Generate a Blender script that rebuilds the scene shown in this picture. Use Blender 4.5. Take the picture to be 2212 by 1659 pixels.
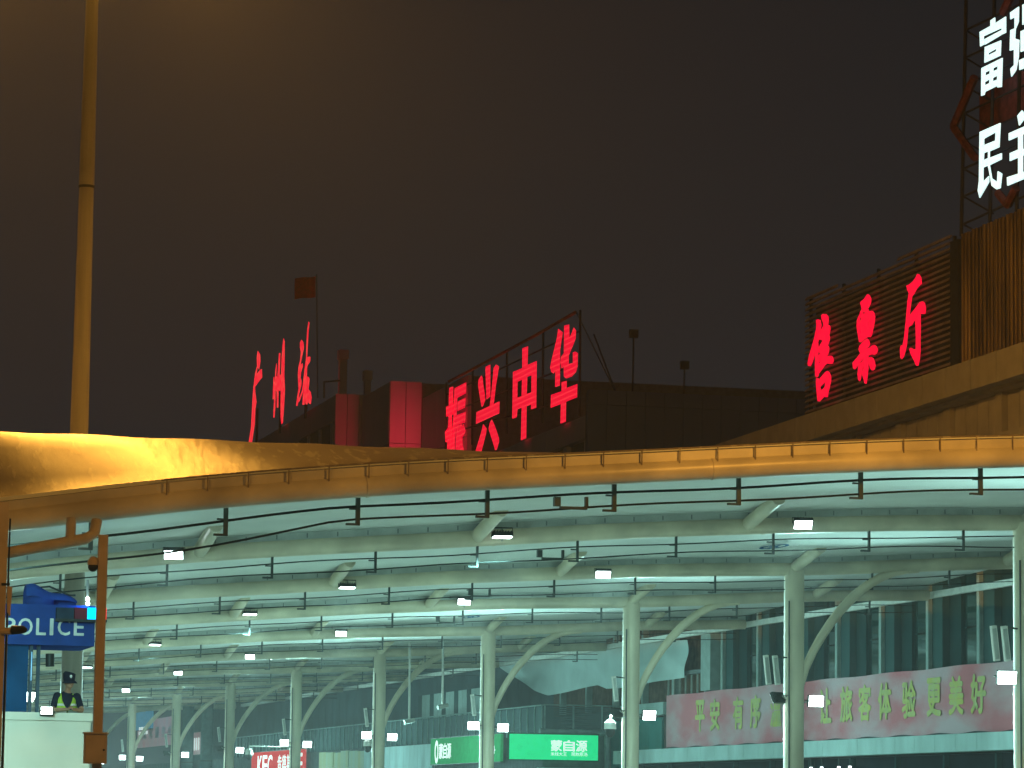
import bpy, math, random
from mathutils import Vector, Matrix
from mathutils.geometry import tessellate_polygon
random.seed(7)
R = math.radians
scene = bpy.context.scene
for o in list(bpy.data.objects): bpy.data.objects.remove(o)
C = scene.collection

# ------------------------------------------------------------------ camera
# measured from the photograph: x,y below are positions in a 2212 x 1659 view of it
F, CX, CY = 7300.0, 1106.0, 829.5
PITCH, YAW, ROLL = R(7.2164), R(14.0634), R(0.8)
EYE = Vector((0, 0, 1.6))
fwd = Vector((math.sin(YAW)*math.cos(PITCH), math.cos(YAW)*math.cos(PITCH), math.sin(PITCH)))
rt0 = Vector((math.cos(YAW), -math.sin(YAW), 0)); up0 = rt0.cross(fwd)
RT = rt0*math.cos(ROLL) + up0*math.sin(ROLL); UP = -rt0*math.sin(ROLL) + up0*math.cos(ROLL)
cam = bpy.data.cameras.new('camera'); camo = bpy.data.objects.new('camera', cam); C.objects.link(camo)
m3 = Matrix((RT, UP, -fwd)).transposed()
camo.matrix_world = Matrix.Translation(EYE) @ m3.to_4x4()
cam.sensor_fit = 'HORIZONTAL'; cam.sensor_width = 36; cam.lens = 36*F/2212
cam.clip_start = 0.5; cam.clip_end = 3000
scene.camera = camo

# ------------------------------------------------------------------ world: a night sky
W = bpy.data.worlds.new('World'); scene.world = W; W.use_nodes = True
nt = W.node_tree; nt.nodes.clear()
wo = nt.nodes.new('ShaderNodeOutputWorld'); bg = nt.nodes.new('ShaderNodeBackground')
sky = nt.nodes.new('ShaderNodeTexSky'); sky.sky_type = 'NISHITA'; sky.sun_disc = False
sky.sun_elevation = R(-6); sky.sun_rotation = R(200)
mx = nt.nodes.new('ShaderNodeMix'); mx.data_type = 'RGBA'; mx.blend_type = 'ADD'; mx.inputs[0].default_value = 1
tc = nt.nodes.new('ShaderNodeTexCoord'); sp = nt.nodes.new('ShaderNodeSeparateXYZ')
rp = nt.nodes.new('ShaderNodeValToRGB')
rp.color_ramp.elements[0].position = 0.0; rp.color_ramp.elements[0].color = (0.30, 0.33, 0.40, 1)
rp.color_ramp.elements[1].position = 0.5; rp.color_ramp.elements[1].color = (0.10, 0.10, 0.11, 1)
nt.links.new(tc.outputs['Generated'], sp.inputs[0]); nt.links.new(sp.outputs['Z'], rp.inputs[0])
nt.links.new(sky.outputs[0], mx.inputs[6]); nt.links.new(rp.outputs[0], mx.inputs[7])
nt.links.new(mx.outputs[2], bg.inputs[0]); bg.inputs[1].default_value = 0.05
nt.links.new(bg.outputs[0], wo.inputs[0])

vs = scene.view_settings
vs.view_transform = 'Standard'; vs.look = 'None'; vs.exposure = 0.0; vs.gamma = 1.0; vs.use_curve_mapping = False
scene.render.engine = 'CYCLES'
cy = scene.cycles
cy.use_denoising = True; cy.max_bounces = 5; cy.diffuse_bounces = 3; cy.glossy_bounces = 3
cy.transmission_bounces = 4; cy.volume_bounces = 0; cy.sample_clamp_indirect = 4.0
cy.use_light_tree = True; cy.caustics_reflective = False; cy.caustics_refractive = False

# light strengths used by the lamp builders further down
LED_W, LED_COL = 980.0, (0.52, 1.0, 0.92)
MAST_W, STREET_W, SODIUM = 2900.0, 900.0, (1.0, 0.45, 0.06)

# ------------------------------------------------------------------ placing helpers
def ray(x, y): return fwd*F + RT*(x-CX) - UP*(y-CY)
def onX(x, y, X): r = ray(x, y); return EYE + r*(X/r.x)
def onY(x, y, Y): r = ray(x, y); return EYE + r*(Y/r.y)
def zoomer(ox, oy, s):                      # a point read in an enlargement -> 2212-wide view
    k = 2212/4096
    return lambda p: ((ox+p[0]*s)*k, (oy+p[1]*s)*k)

# ------------------------------------------------------------------ materials
MATS = {}
def mat(name, col, rough=0.6, metal=0.0, var=0.12, scale=3.0, bump=0.0, emit=None, estr=0.0, stretch=(1, 1, 1), spec=0.0, col2=None, thr=(0.35, 0.7)):
    if name in MATS: return MATS[name]
    m = bpy.data.materials.new(name); m.use_nodes = True; n = m.node_tree
    b = n.nodes['Principled BSDF']
    b.inputs['Roughness'].default_value = rough; b.inputs['Metallic'].default_value = metal
    b.inputs['Specular IOR Level'].default_value = spec
    t = n.nodes.new('ShaderNodeTexCoord'); mp = n.nodes.new('ShaderNodeMapping'); mp.inputs['Scale'].default_value = stretch
    nz = n.nodes.new('ShaderNodeTexNoise'); nz.inputs['Scale'].default_value = scale; nz.inputs['Detail'].default_value = 6
    g = n.nodes.new('ShaderNodeNewGeometry')
    n.links.new(g.outputs['Position'], mp.inputs['Vector']); n.links.new(mp.outputs[0], nz.inputs['Vector'])
    r = n.nodes.new('ShaderNodeValToRGB')
    r.color_ramp.elements[0].position, r.color_ramp.elements[1].position = thr
    lo = col2 if col2 else tuple(c*(1-var*2) for c in col); hi = col if col2 else tuple(min(1, c*(1+var)) for c in col)
    r.color_ramp.elements[0].color = (*lo, 1); r.color_ramp.elements[1].color = (*hi, 1)
    n.links.new(nz.outputs[0], r.inputs[0]); n.links.new(r.outputs[0], b.inputs['Base Color'])
    if bump:
        bp = n.nodes.new('ShaderNodeBump'); bp.inputs['Strength'].default_value = bump; bp.inputs['Distance'].default_value = 0.05
        n.links.new(nz.outputs[0], bp.inputs['Height']); n.links.new(bp.outputs[0], b.inputs['Normal'])
    if emit:
        b.inputs['Emission Color'].default_value = (*emit, 1); b.inputs['Emission Strength'].default_value = estr
    MATS[name] = m
    return m

M_STEEL = mat('cream_painted_steel', (0.70, 0.63, 0.47), 0.38, var=0.13, scale=0.9, stretch=(1, 1, .35), spec=0.5)
M_TUBE = mat('cream_tube_paint', (0.66, 0.60, 0.45), 0.36, var=0.16, scale=0.8, bump=0.02, spec=0.5)
M_ROOF = mat('white_roof_sheet', (0.72, 0.76, 0.74), 0.75, var=0.05, scale=0.5)
M_RAIL = mat('galvanised_rail', (0.42, 0.46, 0.44), 0.5, var=0.1, scale=2)
M_RAILD = mat('dull_rail_tab', (0.2, 0.23, 0.23), 0.6)
M_DARK = mat('dark_cable', (0.025, 0.035, 0.035), 0.6, var=0.1)
M_BRKT = mat('dark_bracket', (0.07, 0.09, 0.09), 0.55, metal=0.3)
M_HOUS = mat('lamp_housing', (0.05, 0.06, 0.06), 0.45, metal=0.4)
M_LED = mat('led_panel', (0.9, 0.9, 0.9), 0.5, emit=(0.80, 1.0, 0.97), estr=14)
M_WHITE = mat('white_plastic', (0.72, 0.74, 0.70), 0.45, var=0.06)
M_GROUND = mat('plaza_stone', (0.25, 0.24, 0.22), 0.6, var=0.2, scale=0.6)

# ------------------------------------------------------------------ mesh helpers
class MB:
    def __init__(s): s.v = []; s.f = []
    def add(s, vs, fs):
        k = len(s.v); s.v += [Vector(v) for v in vs]; s.f += [tuple(i+k for i in f) for f in fs]; return s
    def box(s, a, b):
        x0, x1 = sorted((a[0], b[0])); y0, y1 = sorted((a[1], b[1])); z0, z1 = sorted((a[2], b[2]))
        return s.add([(x0,y0,z0),(x1,y0,z0),(x1,y1,z0),(x0,y1,z0),(x0,y0,z1),(x1,y0,z1),(x1,y1,z1),(x0,y1,z1)],
            [(0,3,2,1),(4,5,6,7),(0,1,5,4),(1,2,6,5),(2,3,7,6),(3,0,4,7)])
    def tube(s, pts, rad, n=10, caps=True):
        pts = [Vector(p) for p in pts]; N = len(pts)
        rads = rad if isinstance(rad, (list, tuple)) else [rad]*N
        vs = []; fs = []; prev = None
        for i, p in enumerate(pts):
            t = (pts[min(i+1, N-1)] - pts[max(i-1, 0)]).normalized()
            a = prev if prev is not None else (Vector((0, 0, 1)) if abs(t.z) < 0.9 else Vector((0, 1, 0)))
            u = (a - t*a.dot(t)).normalized(); w = t.cross(u); prev = u
            for k in range(n):
                q = 2*math.pi*k/n; vs.append(p + (u*math.cos(q) + w*math.sin(q))*rads[i])
        for i in range(N-1):
            for k in range(n):
                fs.append((i*n+k, i*n+(k+1) % n, (i+1)*n+(k+1) % n, (i+1)*n+k))
        if caps: fs.append(tuple(range(n-1, -1, -1))); fs.append(tuple((N-1)*n+k for k in range(n)))
        return s.add(vs, fs)
    def sphere(s, c, r, nu=14, nv=9, sc=(1, 1, 1)):
        vs = []; fs = []
        for j in range(nv+1):
            t = math.pi*j/nv
            for i in range(nu):
                q = 2*math.pi*i/nu
                vs.append((c[0]+r*sc[0]*math.sin(t)*math.cos(q), c[1]+r*sc[1]*math.sin(t)*math.sin(q), c[2]+r*sc[2]*math.cos(t)))
        for j in range(nv):
            for i in range(nu):
                fs.append((j*nu+i, (j+1)*nu+i, (j+1)*nu+(i+1) % nu, j*nu+(i+1) % nu))
        return s.add(vs, fs)
    def grid(s, fn, nu, nv):
        vs = [fn(i/nu, j/nv) for j in range(nv+1) for i in range(nu+1)]
        fs = [(j*(nu+1)+i, j*(nu+1)+i+1, (j+1)*(nu+1)+i+1, (j+1)*(nu+1)+i) for j in range(nv) for i in range(nu)]
        return s.add(vs, fs)
    def prism(s, loops, d):                  # loops of 3D points in one plane (outer, holes...), pushed along d
        d = Vector(d); loops = [[Vector(p) for p in l] for l in loops]
        flat = [p for l in loops for p in l]; n = len(flat)
        tri = tessellate_polygon(loops)
        fs = [tuple(t) for t in tri] + [tuple(i+n for i in t[::-1]) for t in tri]
        k = 0
        for l in loops:
            for i in range(len(l)):
                a, b = k+i, k+(i+1) % len(l); fs.append((a, b, b+n, a+n))
            k += len(l)
        return s.add(flat + [p+d for p in flat], fs)
    def mesh(s, name, m, smooth=False):
        me = bpy.data.meshes.new(name); me.from_pydata([tuple(v) for v in s.v], [], s.f)
        me.materials.append(m); me.validate(); me.update()
        import bmesh
        bm = bmesh.new(); bm.from_mesh(me); bmesh.ops.recalc_face_normals(bm, faces=bm.faces); bm.to_mesh(me); bm.free()
        if smooth:
            me.polygons.foreach_set('use_smooth', [True]*len(me.polygons))
            me.set_sharp_from_angle(angle=R(40))
        return me
    def build(s, name, m, parent=None, smooth=False, origin=None):
        if origin is not None:
            o_ = Vector(origin); s.v = [v-o_ for v in s.v]
        o = bpy.data.objects.new(name, s.mesh(name, m, smooth)); C.objects.link(o)
        if origin is not None: o.location = origin
        if parent is not None: setp(o, parent)
        return o
def wm(o):
    m = Matrix.Translation(o.location) @ o.rotation_euler.to_matrix().to_4x4()
    return wm(o.parent) @ o.matrix_parent_inverse @ m if o.parent else m
def setp(o, p):
    """parent a part built in world coordinates under an Empty that stands somewhere else"""
    o.parent = p
    o.matrix_parent_inverse = wm(p).inverted()
def tag(o, label, cat, group=None, kind=None):
    o['label'] = label; o['category'] = cat
    if group: o['group'] = group
    o['kind'] = kind or 'thing'
    return o
def thing(name, label, cat, loc=(0, 0, 0), group=None):
    o = bpy.data.objects.new(name, None); C.objects.link(o); o.location = loc
    o.empty_display_size = 0.2
    return tag(o, label, cat, group)
def part_box(name, a, b, m, parent): return MB().box(a, b).build(name, m, parent)
def lamp(name, loc, direction, watts, col, size=0.4, sy=None, parent=None, spread=180):
    l = bpy.data.lights.new(name, 'AREA'); l.energy = watts; l.color = col; l.size = size; l.spread = R(spread)
    if sy: l.shape = 'RECTANGLE'; l.size_y = sy
    o = bpy.data.objects.new(name, l); C.objects.link(o); o.location = loc
    o.rotation_euler = Vector(direction).to_track_quat('-Z', 'Y').to_euler()
    if parent is not None: setp(o, parent)
    return o
GC = {}
def glyph_mesh(ch, bold):
    """one character as flat outline triangles, scaled to a unit box"""
    if (ch, bold) in GC: return GC[(ch, bold)]
    cu = bpy.data.curves.new('t', 'FONT'); cu.body = ch; cu.size = 1; cu.offset = 0; cu.extrude = 0.0; cu.resolution_u = 3
    to = bpy.data.objects.new('t', cu); C.objects.link(to)
    me = to.evaluated_get(bpy.context.evaluated_depsgraph_get()).to_mesh()
    vs = [v.co.copy() for v in me.vertices]; fs = [tuple(p.vertices) for p in me.polygons]
    es = {}
    for f_ in fs:
        for i in range(len(f_)):
            k = tuple(sorted((f_[i], f_[(i+1) % len(f_)]))); es.setdefault(k, []).append((f_[i], f_[(i+1) % len(f_)]))
    edge = [e[0] for e in es.values() if len(e) == 1]
    to.to_mesh_clear(); bpy.data.objects.remove(to); bpy.data.curves.remove(cu)
    xs = [v.x for v in vs]; ys = [v.y for v in vs]
    if bold > 0:                             # thicken by laying shifted copies over each other
        V, F_, E_ = [], [], []
        for k, (dx, dy) in enumerate(((0, 0), (bold, 0), (-bold, 0), (0, bold), (0, -bold))):
            n = len(V); V += [Vector((v.x+dx, v.y+dy, -.0008*k)) for v in vs]
            F_ += [tuple(i+n for i in f_) for f_ in fs]; E_ += [(a+n, b+n) for a, b in edge]
        vs, fs, edge = V, F_, E_; xs = [v.x for v in vs]; ys = [v.y for v in vs]
    GC[(ch, bold)] = (vs, fs, edge, min(xs), max(xs), min(ys), max(ys))
    return GC[(ch, bold)]
def glyph(ch, o, ux, uy, w, h, depth, m, parent, bold=0.02, keep=False, name='letter'):
    """a raised character; o = its lower left corner, ux/uy = unit axes, it fills w x h; depth is pushed out along ux x uy"""
    vs, fs, edge, x0, x1, y0, y1 = glyph_mesh(ch, bold)
    o, ux, uy = Vector(o), Vector(ux), Vector(uy); nrm = ux.cross(uy).normalized()
    sx = w/(x1-x0); sy = h/(y1-y0)
    if keep: sx = sy
    P = [o + ux*((v.x-x0)*sx) + uy*((v.y-y0)*sy) + nrm*v.z for v in vs]; n = len(P)
    b = MB(); b.add([p+nrm*depth for p in P] + P, list(fs) + [tuple(i+n for i in f_[::-1]) for f_ in fs] + [(a, a2, a2+n, a+n) for a, a2 in edge])
    return b.build(name, m, parent)

# ================================================================== the ground
g = MB().box((-900, -200, -0.5), (1100, 1600, 0)).build('ground', M_GROUND); g['kind'] = 'structure'

# ================================================================== the canopy
PROF = [(-2, 5.6), (3, 6.2), (6, 6.62), (8, 6.95), (10.3, 7.25), (13.3, 7.57), (17.6, 7.92), (20, 8.13), (22.4, 8.33), (24.7, 8.48), (27, 8.62),
        (29.3, 8.75), (32.5, 8.85), (35.3, 9.02), (38.7, 9.25), (43.4, 9.42)]
def prof(X):
    for (a, za), (b, zb) in zip(PROF, PROF[1:]):
        if X <= b: return za + (zb-za)*(X-a)/(b-a)
    return PROF[-1][1]
def sprof(X): return sum(prof(X+d) for d in (-1.2, -.6, 0, .6, 1.2))/5 if X < 42 else prof(X)
XC = 32.5
FRAMES = [60.3, 77.5, 95.0, 112.3, 133.1, 154.3, 175.4, 196.5, 217.6, 238.7, 259.8]
XL, XR = -1.0, 43.4
ORD = ['', 'nearest', 'second', 'third', 'fourth', 'fifth', 'sixth', 'seventh', 'eighth', 'ninth', 'tenth']
canopy = thing('station_canopy', 'long cream steel canopy on round columns with white roof over the plaza', 'canopy', (XC, 77.5, 0))
ZH = 0.36                                               # roof sheet above the tube's axis
for i, Y in enumerate(FRAMES):
    rad = 0.205
    xs = [XL + (XR-XL)*k/44 for k in range(45)]
    mt = M_TUBE
    t = MB().tube([(x, Y, sprof(x)) for x in xs], rad, 16).build('arch_tube', mt, canopy, True)
    for x in (12.4, 19.0, 25.7, 37.5):                  # sleeves where tube lengths are welded
        MB().tube([(x-.03, Y, sprof(x-.03)), (x+.03, Y, sprof(x+.03))], rad+.012, 16).build('weld_sleeve', mt, t, True)
    # clamp rail that holds the roof sheet, a strip with small tabs
    b = MB()
    for k in range(44):
        x0, x1 = xs[k], xs[k+1]; z0, z1 = sprof(x0)+rad-.03, sprof(x1)+rad-.03
        b.add([(x0, Y-.10, z0), (x1, Y-.10, z1), (x1, Y+.10, z1), (x0, Y+.10, z0), (x0, Y-.10, z0+.17), (x1, Y-.10, z1+.17), (x1, Y+.10, z1+.17), (x0, Y+.10, z0+.17)],
              [(0,3,2,1),(4,5,6,7),(0,1,5,4),(2,3,7,6)])
    rail = b.build('clamp_rail', M_RAIL if i else M_TUBE, canopy)
    b = MB(); x = 3.0 if i else 99
    while x < 43:
        z = sprof(x); b.box((x-.015, Y-.115, z+rad-.0), (x+.015, Y-.101, z+ZH-.05)); x += 0.72
    if i: b.build('rail_tab', M_RAILD, rail)['kind'] = 'stuff'
    # struts from the tube up to the roof sheet
    for x in (5.2, 12.0, 18.6, 25.3, XC, 39.2):
        z = sprof(x); L = 2.4
        if i == 0: continue
        MB().tube([(x, Y+.02, z+.02), (x, Y-L, z+ZH+.12)], 0.17, 12).build('strut', mt, canopy, True)
    # roof sheet of the bay behind this frame
    if i < len(FRAMES)-1:
        Y1 = FRAMES[i+1]
        def under(u, v, dz=0.0):
            x = XL + (XR+.1-XL)*u; return (x, Y + (Y1-Y)*v, sprof(min(x, XR)) + ZH + 0.22*math.sin(math.pi*v) + dz)
        b = MB(); nu, nv = 30, 8
        b.grid(lambda u, v: under(u, v), nu, nv); b.grid(lambda u, v: under(u, v, .07), nu, nv)
        k = (nu+1)*(nv+1)
        for q in range(nu): b.f += [(q, q+1, q+1+k, q+k), (nv*(nu+1)+q, nv*(nu+1)+q+1, nv*(nu+1)+q+1+k, nv*(nu+1)+q+k)]
        for q in range(nv): b.f += [(q*(nu+1), (q+1)*(nu+1), (q+1)*(nu+1)+k, q*(nu+1)+k), (q*(nu+1)+nu, (q+1)*(nu+1)+nu, (q+1)*(nu+1)+nu+k, q*(nu+1)+nu+k)]
        b.build('roof_sheet', M_ROOF, canopy, True)
        # purlins crossing the bay under the sheet
        for x in (9.0, 15.4, 22.0, 28.8, 36.0):
            MB().tube([(x, Y+.15, sprof(x)+.12), (x, Y+2.6, sprof(x)+ZH+.16)], 0.10, 8).build('purlin_stub', mt, canopy, True)
    if i >= 2 and i < 9:                                # left-hand row, beyond the left edge of the view
        MB().tube([(9.4, Y, 0), (9.4, Y, sprof(9.4)-.02)], 0.30, 16).build('column', M_STEEL, canopy, True)
    # columns of the right-hand row with their curved braces
    if i >= 1:
        col = MB().tube([(XC, Y, 0), (XC, Y, sprof(XC)-.02)], 0.30, 20).build('column', M_STEEL, canopy, True)
        MB().tube([(XC, Y, 4.62), (XC, Y, 4.70)], 0.312, 20).build('column_band', M_STEEL, col, True)
        MB().tube([(XC-.22, Y-.24, 0.2), (XC-.24, Y-.25, 7.9)], 0.022, 6).build('conduit', M_BRKT, col, True)
        pts = []
        for k in range(13):
            a = k/12; pts.append((XC + .18 + 3.72*(a**1.25), Y, 5.35 + (sprof(XC+3.9)-.12-5.35)*math.sin(a*math.pi/2)**0.92))
        MB().tube(pts, [0.15 - .03*abs(k-6)/6 for k in range(13)], 12).build('brace', M_STEEL, canopy, True)

# front edge: steep sheet-metal valance behind the first tube, and the drip rail along it
M_VAL = mat('weathered_valance_metal', (0.36, 0.31, 0.21), 0.30, metal=0.0, scale=2.4, bump=0.10, stretch=(2.4, .45, 1.2), col2=(0.22, 0.18, 0.12), thr=(0.56, 0.62), spec=0.035)
def val(u, v):
    X = -1 + 28*u; zb = sprof(X) + .20; zt = max(8.58, zb+.10)
    H = zt-zb; e = min(.33, .55*H)
    q = [(0.10, -.02), (0.55, .45*e), (1.0, e), (1.5, e+.22*(H-e)), (2.1, e+.47*(H-e)), (2.7, e+.72*(H-e)), (3.2, e+.92*(H-e)), (3.45, H), (3.47, .6*H)]
    k = min(int(v*8), 7); fr = v*8-k; dy = q[k][0]+(q[k+1][0]-q[k][0])*fr; dz = q[k][1]+(q[k+1][1]-q[k][1])*fr
    return (X, FRAMES[0] + dy, zb + dz + .012*math.sin(X*2.9+v*5))
MB().grid(val, 90, 8).build('valance', M_VAL, canopy, True)
b = MB().tube([(x, FRAMES[0]-.16, sprof(x)+.40) for x in [8.6+1.0*k for k in range(34)]], 0.017, 6)
drip = b.build('drip_rail', M_VAL, canopy)
for k in range(44):
    x = 8.7+.74*k
    MB().box((x-.010, FRAMES[0]-.17, sprof(x)+.12), (x+.010, FRAMES[0]-.145, sprof(x)+.39)).build('rail_post', M_VAL, drip)
# white gutter channel along the canopy's far edge, in lengths
for k in range(34):
    y0 = 74 + 5.4*k
    part = MB().box((XR+.02, y0, 9.30), (XR+.20, y0+5.36, 9.52)).build('gutter_length', M_WHITE, canopy)
# rainwater pipes under the front tube on the left
M_PIPE = mat('rain_pipe_paint', (0.50, 0.44, 0.34), 0.5, var=0.12)
a0, a1, a2 = onY(-30, 1203, 59.9), onY(60, 1186, 59.9), onY(185, 1164, 59.9)
pp = MB().tube([a0, a1, a2, onY(204, 1152, 59.9), onY(209, 1125, 60.0)], 0.10, 12).build('rain_pipe', M_PIPE, canopy, True)
v0, v1 = onY(152, 1168, 59.9), onY(154, 1120, 60.0)
MB().tube([v0, v1], 0.09, 12).build('pipe_branch', M_PIPE, pp, True)
# two painted ring marks on the roof sheet
M_BLUE = mat('blue_mark_paint', (0.03, 0.12, 0.25), 0.6)
for (x, y, Y) in ((1672, 1196, 91.5), (1017, 1335, 130.0)):
    p = onY(x, y, Y); zc = sprof(p.x)+ZH+.05
    b = MB()
    ring = [[Vector((p.x+r*math.cos(q*math.pi/12), Y+r*math.sin(q*math.pi/12)*4.2, zc + .012*(r*math.sin(q*math.pi/12)*4.2))) for q in range(24)] for r in (.26, .20)]
    b.prism(ring, (0, 0, .01)); b.box((p.x-.12, Y-.10, zc), (p.x+.12, Y+.10, zc+.008)); b.box((p.x-.03, Y-.5, zc), (p.x+.03, Y+.5, zc+.007))
    b.build('ring_mark', M_BLUE, canopy)

# ------------------------------------------------------------------ cables hung under every frame
CN = ['front tube', 'second tube', 'third tube', 'fourth tube', 'fifth tube', 'sixth tube', 'seventh tube', 'eighth tube', 'ninth tube']
for i, Y in enumerate(FRAMES[:9]):
    Yc = Y + (0.55 if i == 0 else -0.02)
    dz = (-.33, -.58) if i == 0 else (-.36, -.60)
    c = thing('cable_run', 'two dark cables on hangers under the ' + CN[i] + ' of the canopy', 'cables', (10, Yc, sprof(10)-.4), 'cables under the canopy tubes')
    for d in dz:
        pts = []; ph = random.random()*6
        for k in range(76):
            x = 4 + k*.52
            if i == 0 and x < 12: off = -.30*math.sin(min(1, (12-x)/4)*math.pi/2)*(1 if d < -.4 else .35)
            else: off = 0
            pts.append((x, Yc, sprof(x)+d + off + .02*math.sin(x*1.1+ph)))
        MB().tube(pts, (0.024 if d == dz[0] else 0.020) if i == 0 else 0.015, 6).build('cable', M_DARK, c)
    x = 5.0 + (i*1.37) % 2.2
    while x < 42.5:
        z = sprof(x); hw = .04 if i == 0 else .026; b = MB().box((x-hw, Yc-.035, z+dz[1]-.10), (x+hw, Yc+.035, z-.16)); b.box((x-.22, Yc-.034, z+dz[1]-.10), (x-hw-.001, Yc+.034, z+dz[1]-.06))
        b.box((x-.16, Yc-.034, z+dz[0]-.06), (x-hw-.001, Yc+.034, z+dz[0]-.03))
        b.build('hanger', M_BRKT, c); x += 2.45
    if i in (0, 1, 2, 3):                               # a junction tray on the run
        x = (16.5, 20.5, 23.0, 26.0)[i]; z = sprof(x)+dz[1]
        MB().box((x-.30, Yc-.05, z-.02), (x+.22, Yc+.05, z+.03)).box((x+.18, Yc-.04, z+.03), (x+.24, Yc+.04, z+.22)).box((x-.42, Yc-.06, z+.03), (x-.30, Yc+.06, z+.20)).build('junction_tray', M_BRKT, c)

# ------------------------------------------------------------------ floodlights
def floodlight(p, d, label, w=0.46, h=0.30, group='canopy floodlights', arm=None, watts=1.0, spread=140):
    p = Vector(p); d = Vector(d).normalized()
    t = thing('floodlight', label, 'floodlight', p, group)
    q = d.to_track_quat('-Y', 'Z').to_matrix()
    def B(lo, hi, name, m, mat_=None):
        b = MB().box(lo, hi); b.v = [q @ v + p for v in b.v]; return b.build(name, m, t)
    B((-w/2, -.02, -h/2), (w/2, .07, h/2), 'housing', M_HOUS)
    b = MB()
    for k in range(7): b.box((-w/2+.03+k*(w-.06)/6-.008, .07, -h/2+.03), (-w/2+.03+k*(w-.06)/6+.008, .115, h/2-.03))
    b.v = [q @ v + p for v in b.v]; b.build('cooling_fins', M_HOUS, t)['kind'] = 'stuff'
    for s in (-1, 1):
        B((-w/2+.02, -.034, s*h/4-h/4+.014), (w/2-.02, -.0205, s*h/4+h/4-.014), 'led_module', M_LED)
    b = MB().tube([q @ Vector((-w/2-.02, .03, 0)) + p, q @ Vector((-w/2-.02, .20, 0)) + p, q @ Vector((w/2+.02, .20, 0)) + p, q @ Vector((w/2+.02, .03, 0)) + p], 0.014, 6)
    b.build('bracket', M_HOUS, t)
    if arm is not None:
        MB().tube([q @ Vector((0, .20, 0)) + p, Vector(arm)], 0.022, 6).build('mounting_arm', M_RAIL, t)
    if watts > 0:
        lamp('led_light', p + d*.06, d, LED_W*watts, LED_COL, w-.06, h-.05, t, spread)
    return t
# on the tubes: (x, y in the view, frame index, facing)
TL = [(375, 1197, 1, 'front'), (1085, 1158, 1, 'back'), (1735, 1132, 1, 'front'), (750, 1268, 2, 'back'), (1303, 1240, 2, 'front'),
      (540, 1326, 3, 'back'), (1003, 1299, 3, 'front'), (335, 1392, 4, 'back'), (737, 1368, 4, 'front'), (188, 1441, 5, 'back'), (540, 1418, 5, 'front'),
      (385, 1453, 6, 'front'), (272, 1491, 7, 'front')]
for x, y, i, way in TL:
    Y = FRAMES[i]; p = onY(x, y, Y-.62)
    d = (-.12, -.62, -.78) if way == 'front' else (.0, -.10, -1)
    side = {'front': 'bright white floodlight facing out', 'back': 'floodlight tilted up, seen edge on,'}[way]
    same = [t for t in TL if t[2] == i and t[3] == way]
    pos = '' if len(same) == 1 else (', left one' if x < 800 else ', right one')
    floodlight(p, d, side + ' on the ' + CN[i] + ' of the canopy' + pos, arm=(p.x+.1, Y-.2, sprof(p.x)-.1), watts=1.3, spread=120)
for i in range(2, 9):                                   # unseen lamps added on the left-hand row of columns to brighten the ceiling
    Y = FRAMES[i]
    for s in (-1, 1):
        floodlight((9.4+s*.6, Y-.3, 4.6), (s*.5, -.6, -.6), 'added floodlight on the ' + ('left' if s < 0 else 'right') + ' of the ' + ORD[i-1] + ' left-row column, outside the picture', .5, .34, 'added left row floodlights', arm=(9.4+s*.26, Y-.05, 4.55), watts=1.4)
# on the columns, left and right of each at about 5 m
LIT = {1: 'bb', 2: 'db', 3: 'db', 4: 'bb', 5: 'bb', 6: 'bb', 7: 'db', 8: 'db', 9: 'bb', 10: 'bb'}
for i in range(1, 11):
    Y = FRAMES[i]
    for s, st in zip((-1, 1), LIT[i]):
        p = Vector((XC + s*(.62 if s < 0 else .58), Y-.30, 5.02 if s < 0 else 4.96))
        side = 'left' if s < 0 else 'right'
        if st == 'b': d = (-.50 if s < 0 else .12, -.85, -.12) ; lab = 'lit white floodlight on the ' + side + ' of the ' + ORD[i] + ' canopy column from the right'
        else: d = (-.55, .80, -.45); lab = 'dark-backed floodlight turned away on the ' + side + ' of the ' + ORD[i] + ' canopy column from the right'
        if i == 1 and s < 0: d = (-.12, -1, -.25)
        floodlight(p, d, lab, 0.50, 0.34, 'column floodlights', arm=(XC+s*.26, Y-.05, p.z-.05), watts=0.8)
    # slim white column loudspeakers above the lamps
    for k in range(2 if i <= 2 else 1):
        x0 = XC - .60 - .28*k; z0 = 5.42
        t = thing('column_loudspeaker', 'slim white loudspeaker ' + ('beside the left lamp' if i > 2 else ('nearer the shaft' if k == 0 else 'farther from the shaft')) + ' on the ' + ORD[i] + ' canopy column from the right', 'loudspeaker', (x0, Y-.3, z0), 'loudspeakers on the columns')
        b = MB().box((-.07, -.06, 0), (.07, .06, .86)); b.v = [Matrix.Rotation(R(-9), 3, 'Y') @ Matrix.Rotation(R(7), 3, 'X') @ v + Vector((x0, Y-.3, z0)) for v in b.v]
        b.build('cabinet', M_WHITE, t)
        b = MB().box((-.05, -.068, .05), (.05, -.0605, .80)); b.v = [Matrix.Rotation(R(-9), 3, 'Y') @ Matrix.Rotation(R(7), 3, 'X') @ v + Vector((x0, Y-.3, z0)) for v in b.v]
        b.build('grille', M_RAIL, t)
        MB().tube([(x0-.08, Y-.3, z0+.84), (XC-.2, Y-.1, z0+.80)], 0.02, 6).build('bracket', M_BRKT, t)

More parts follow.
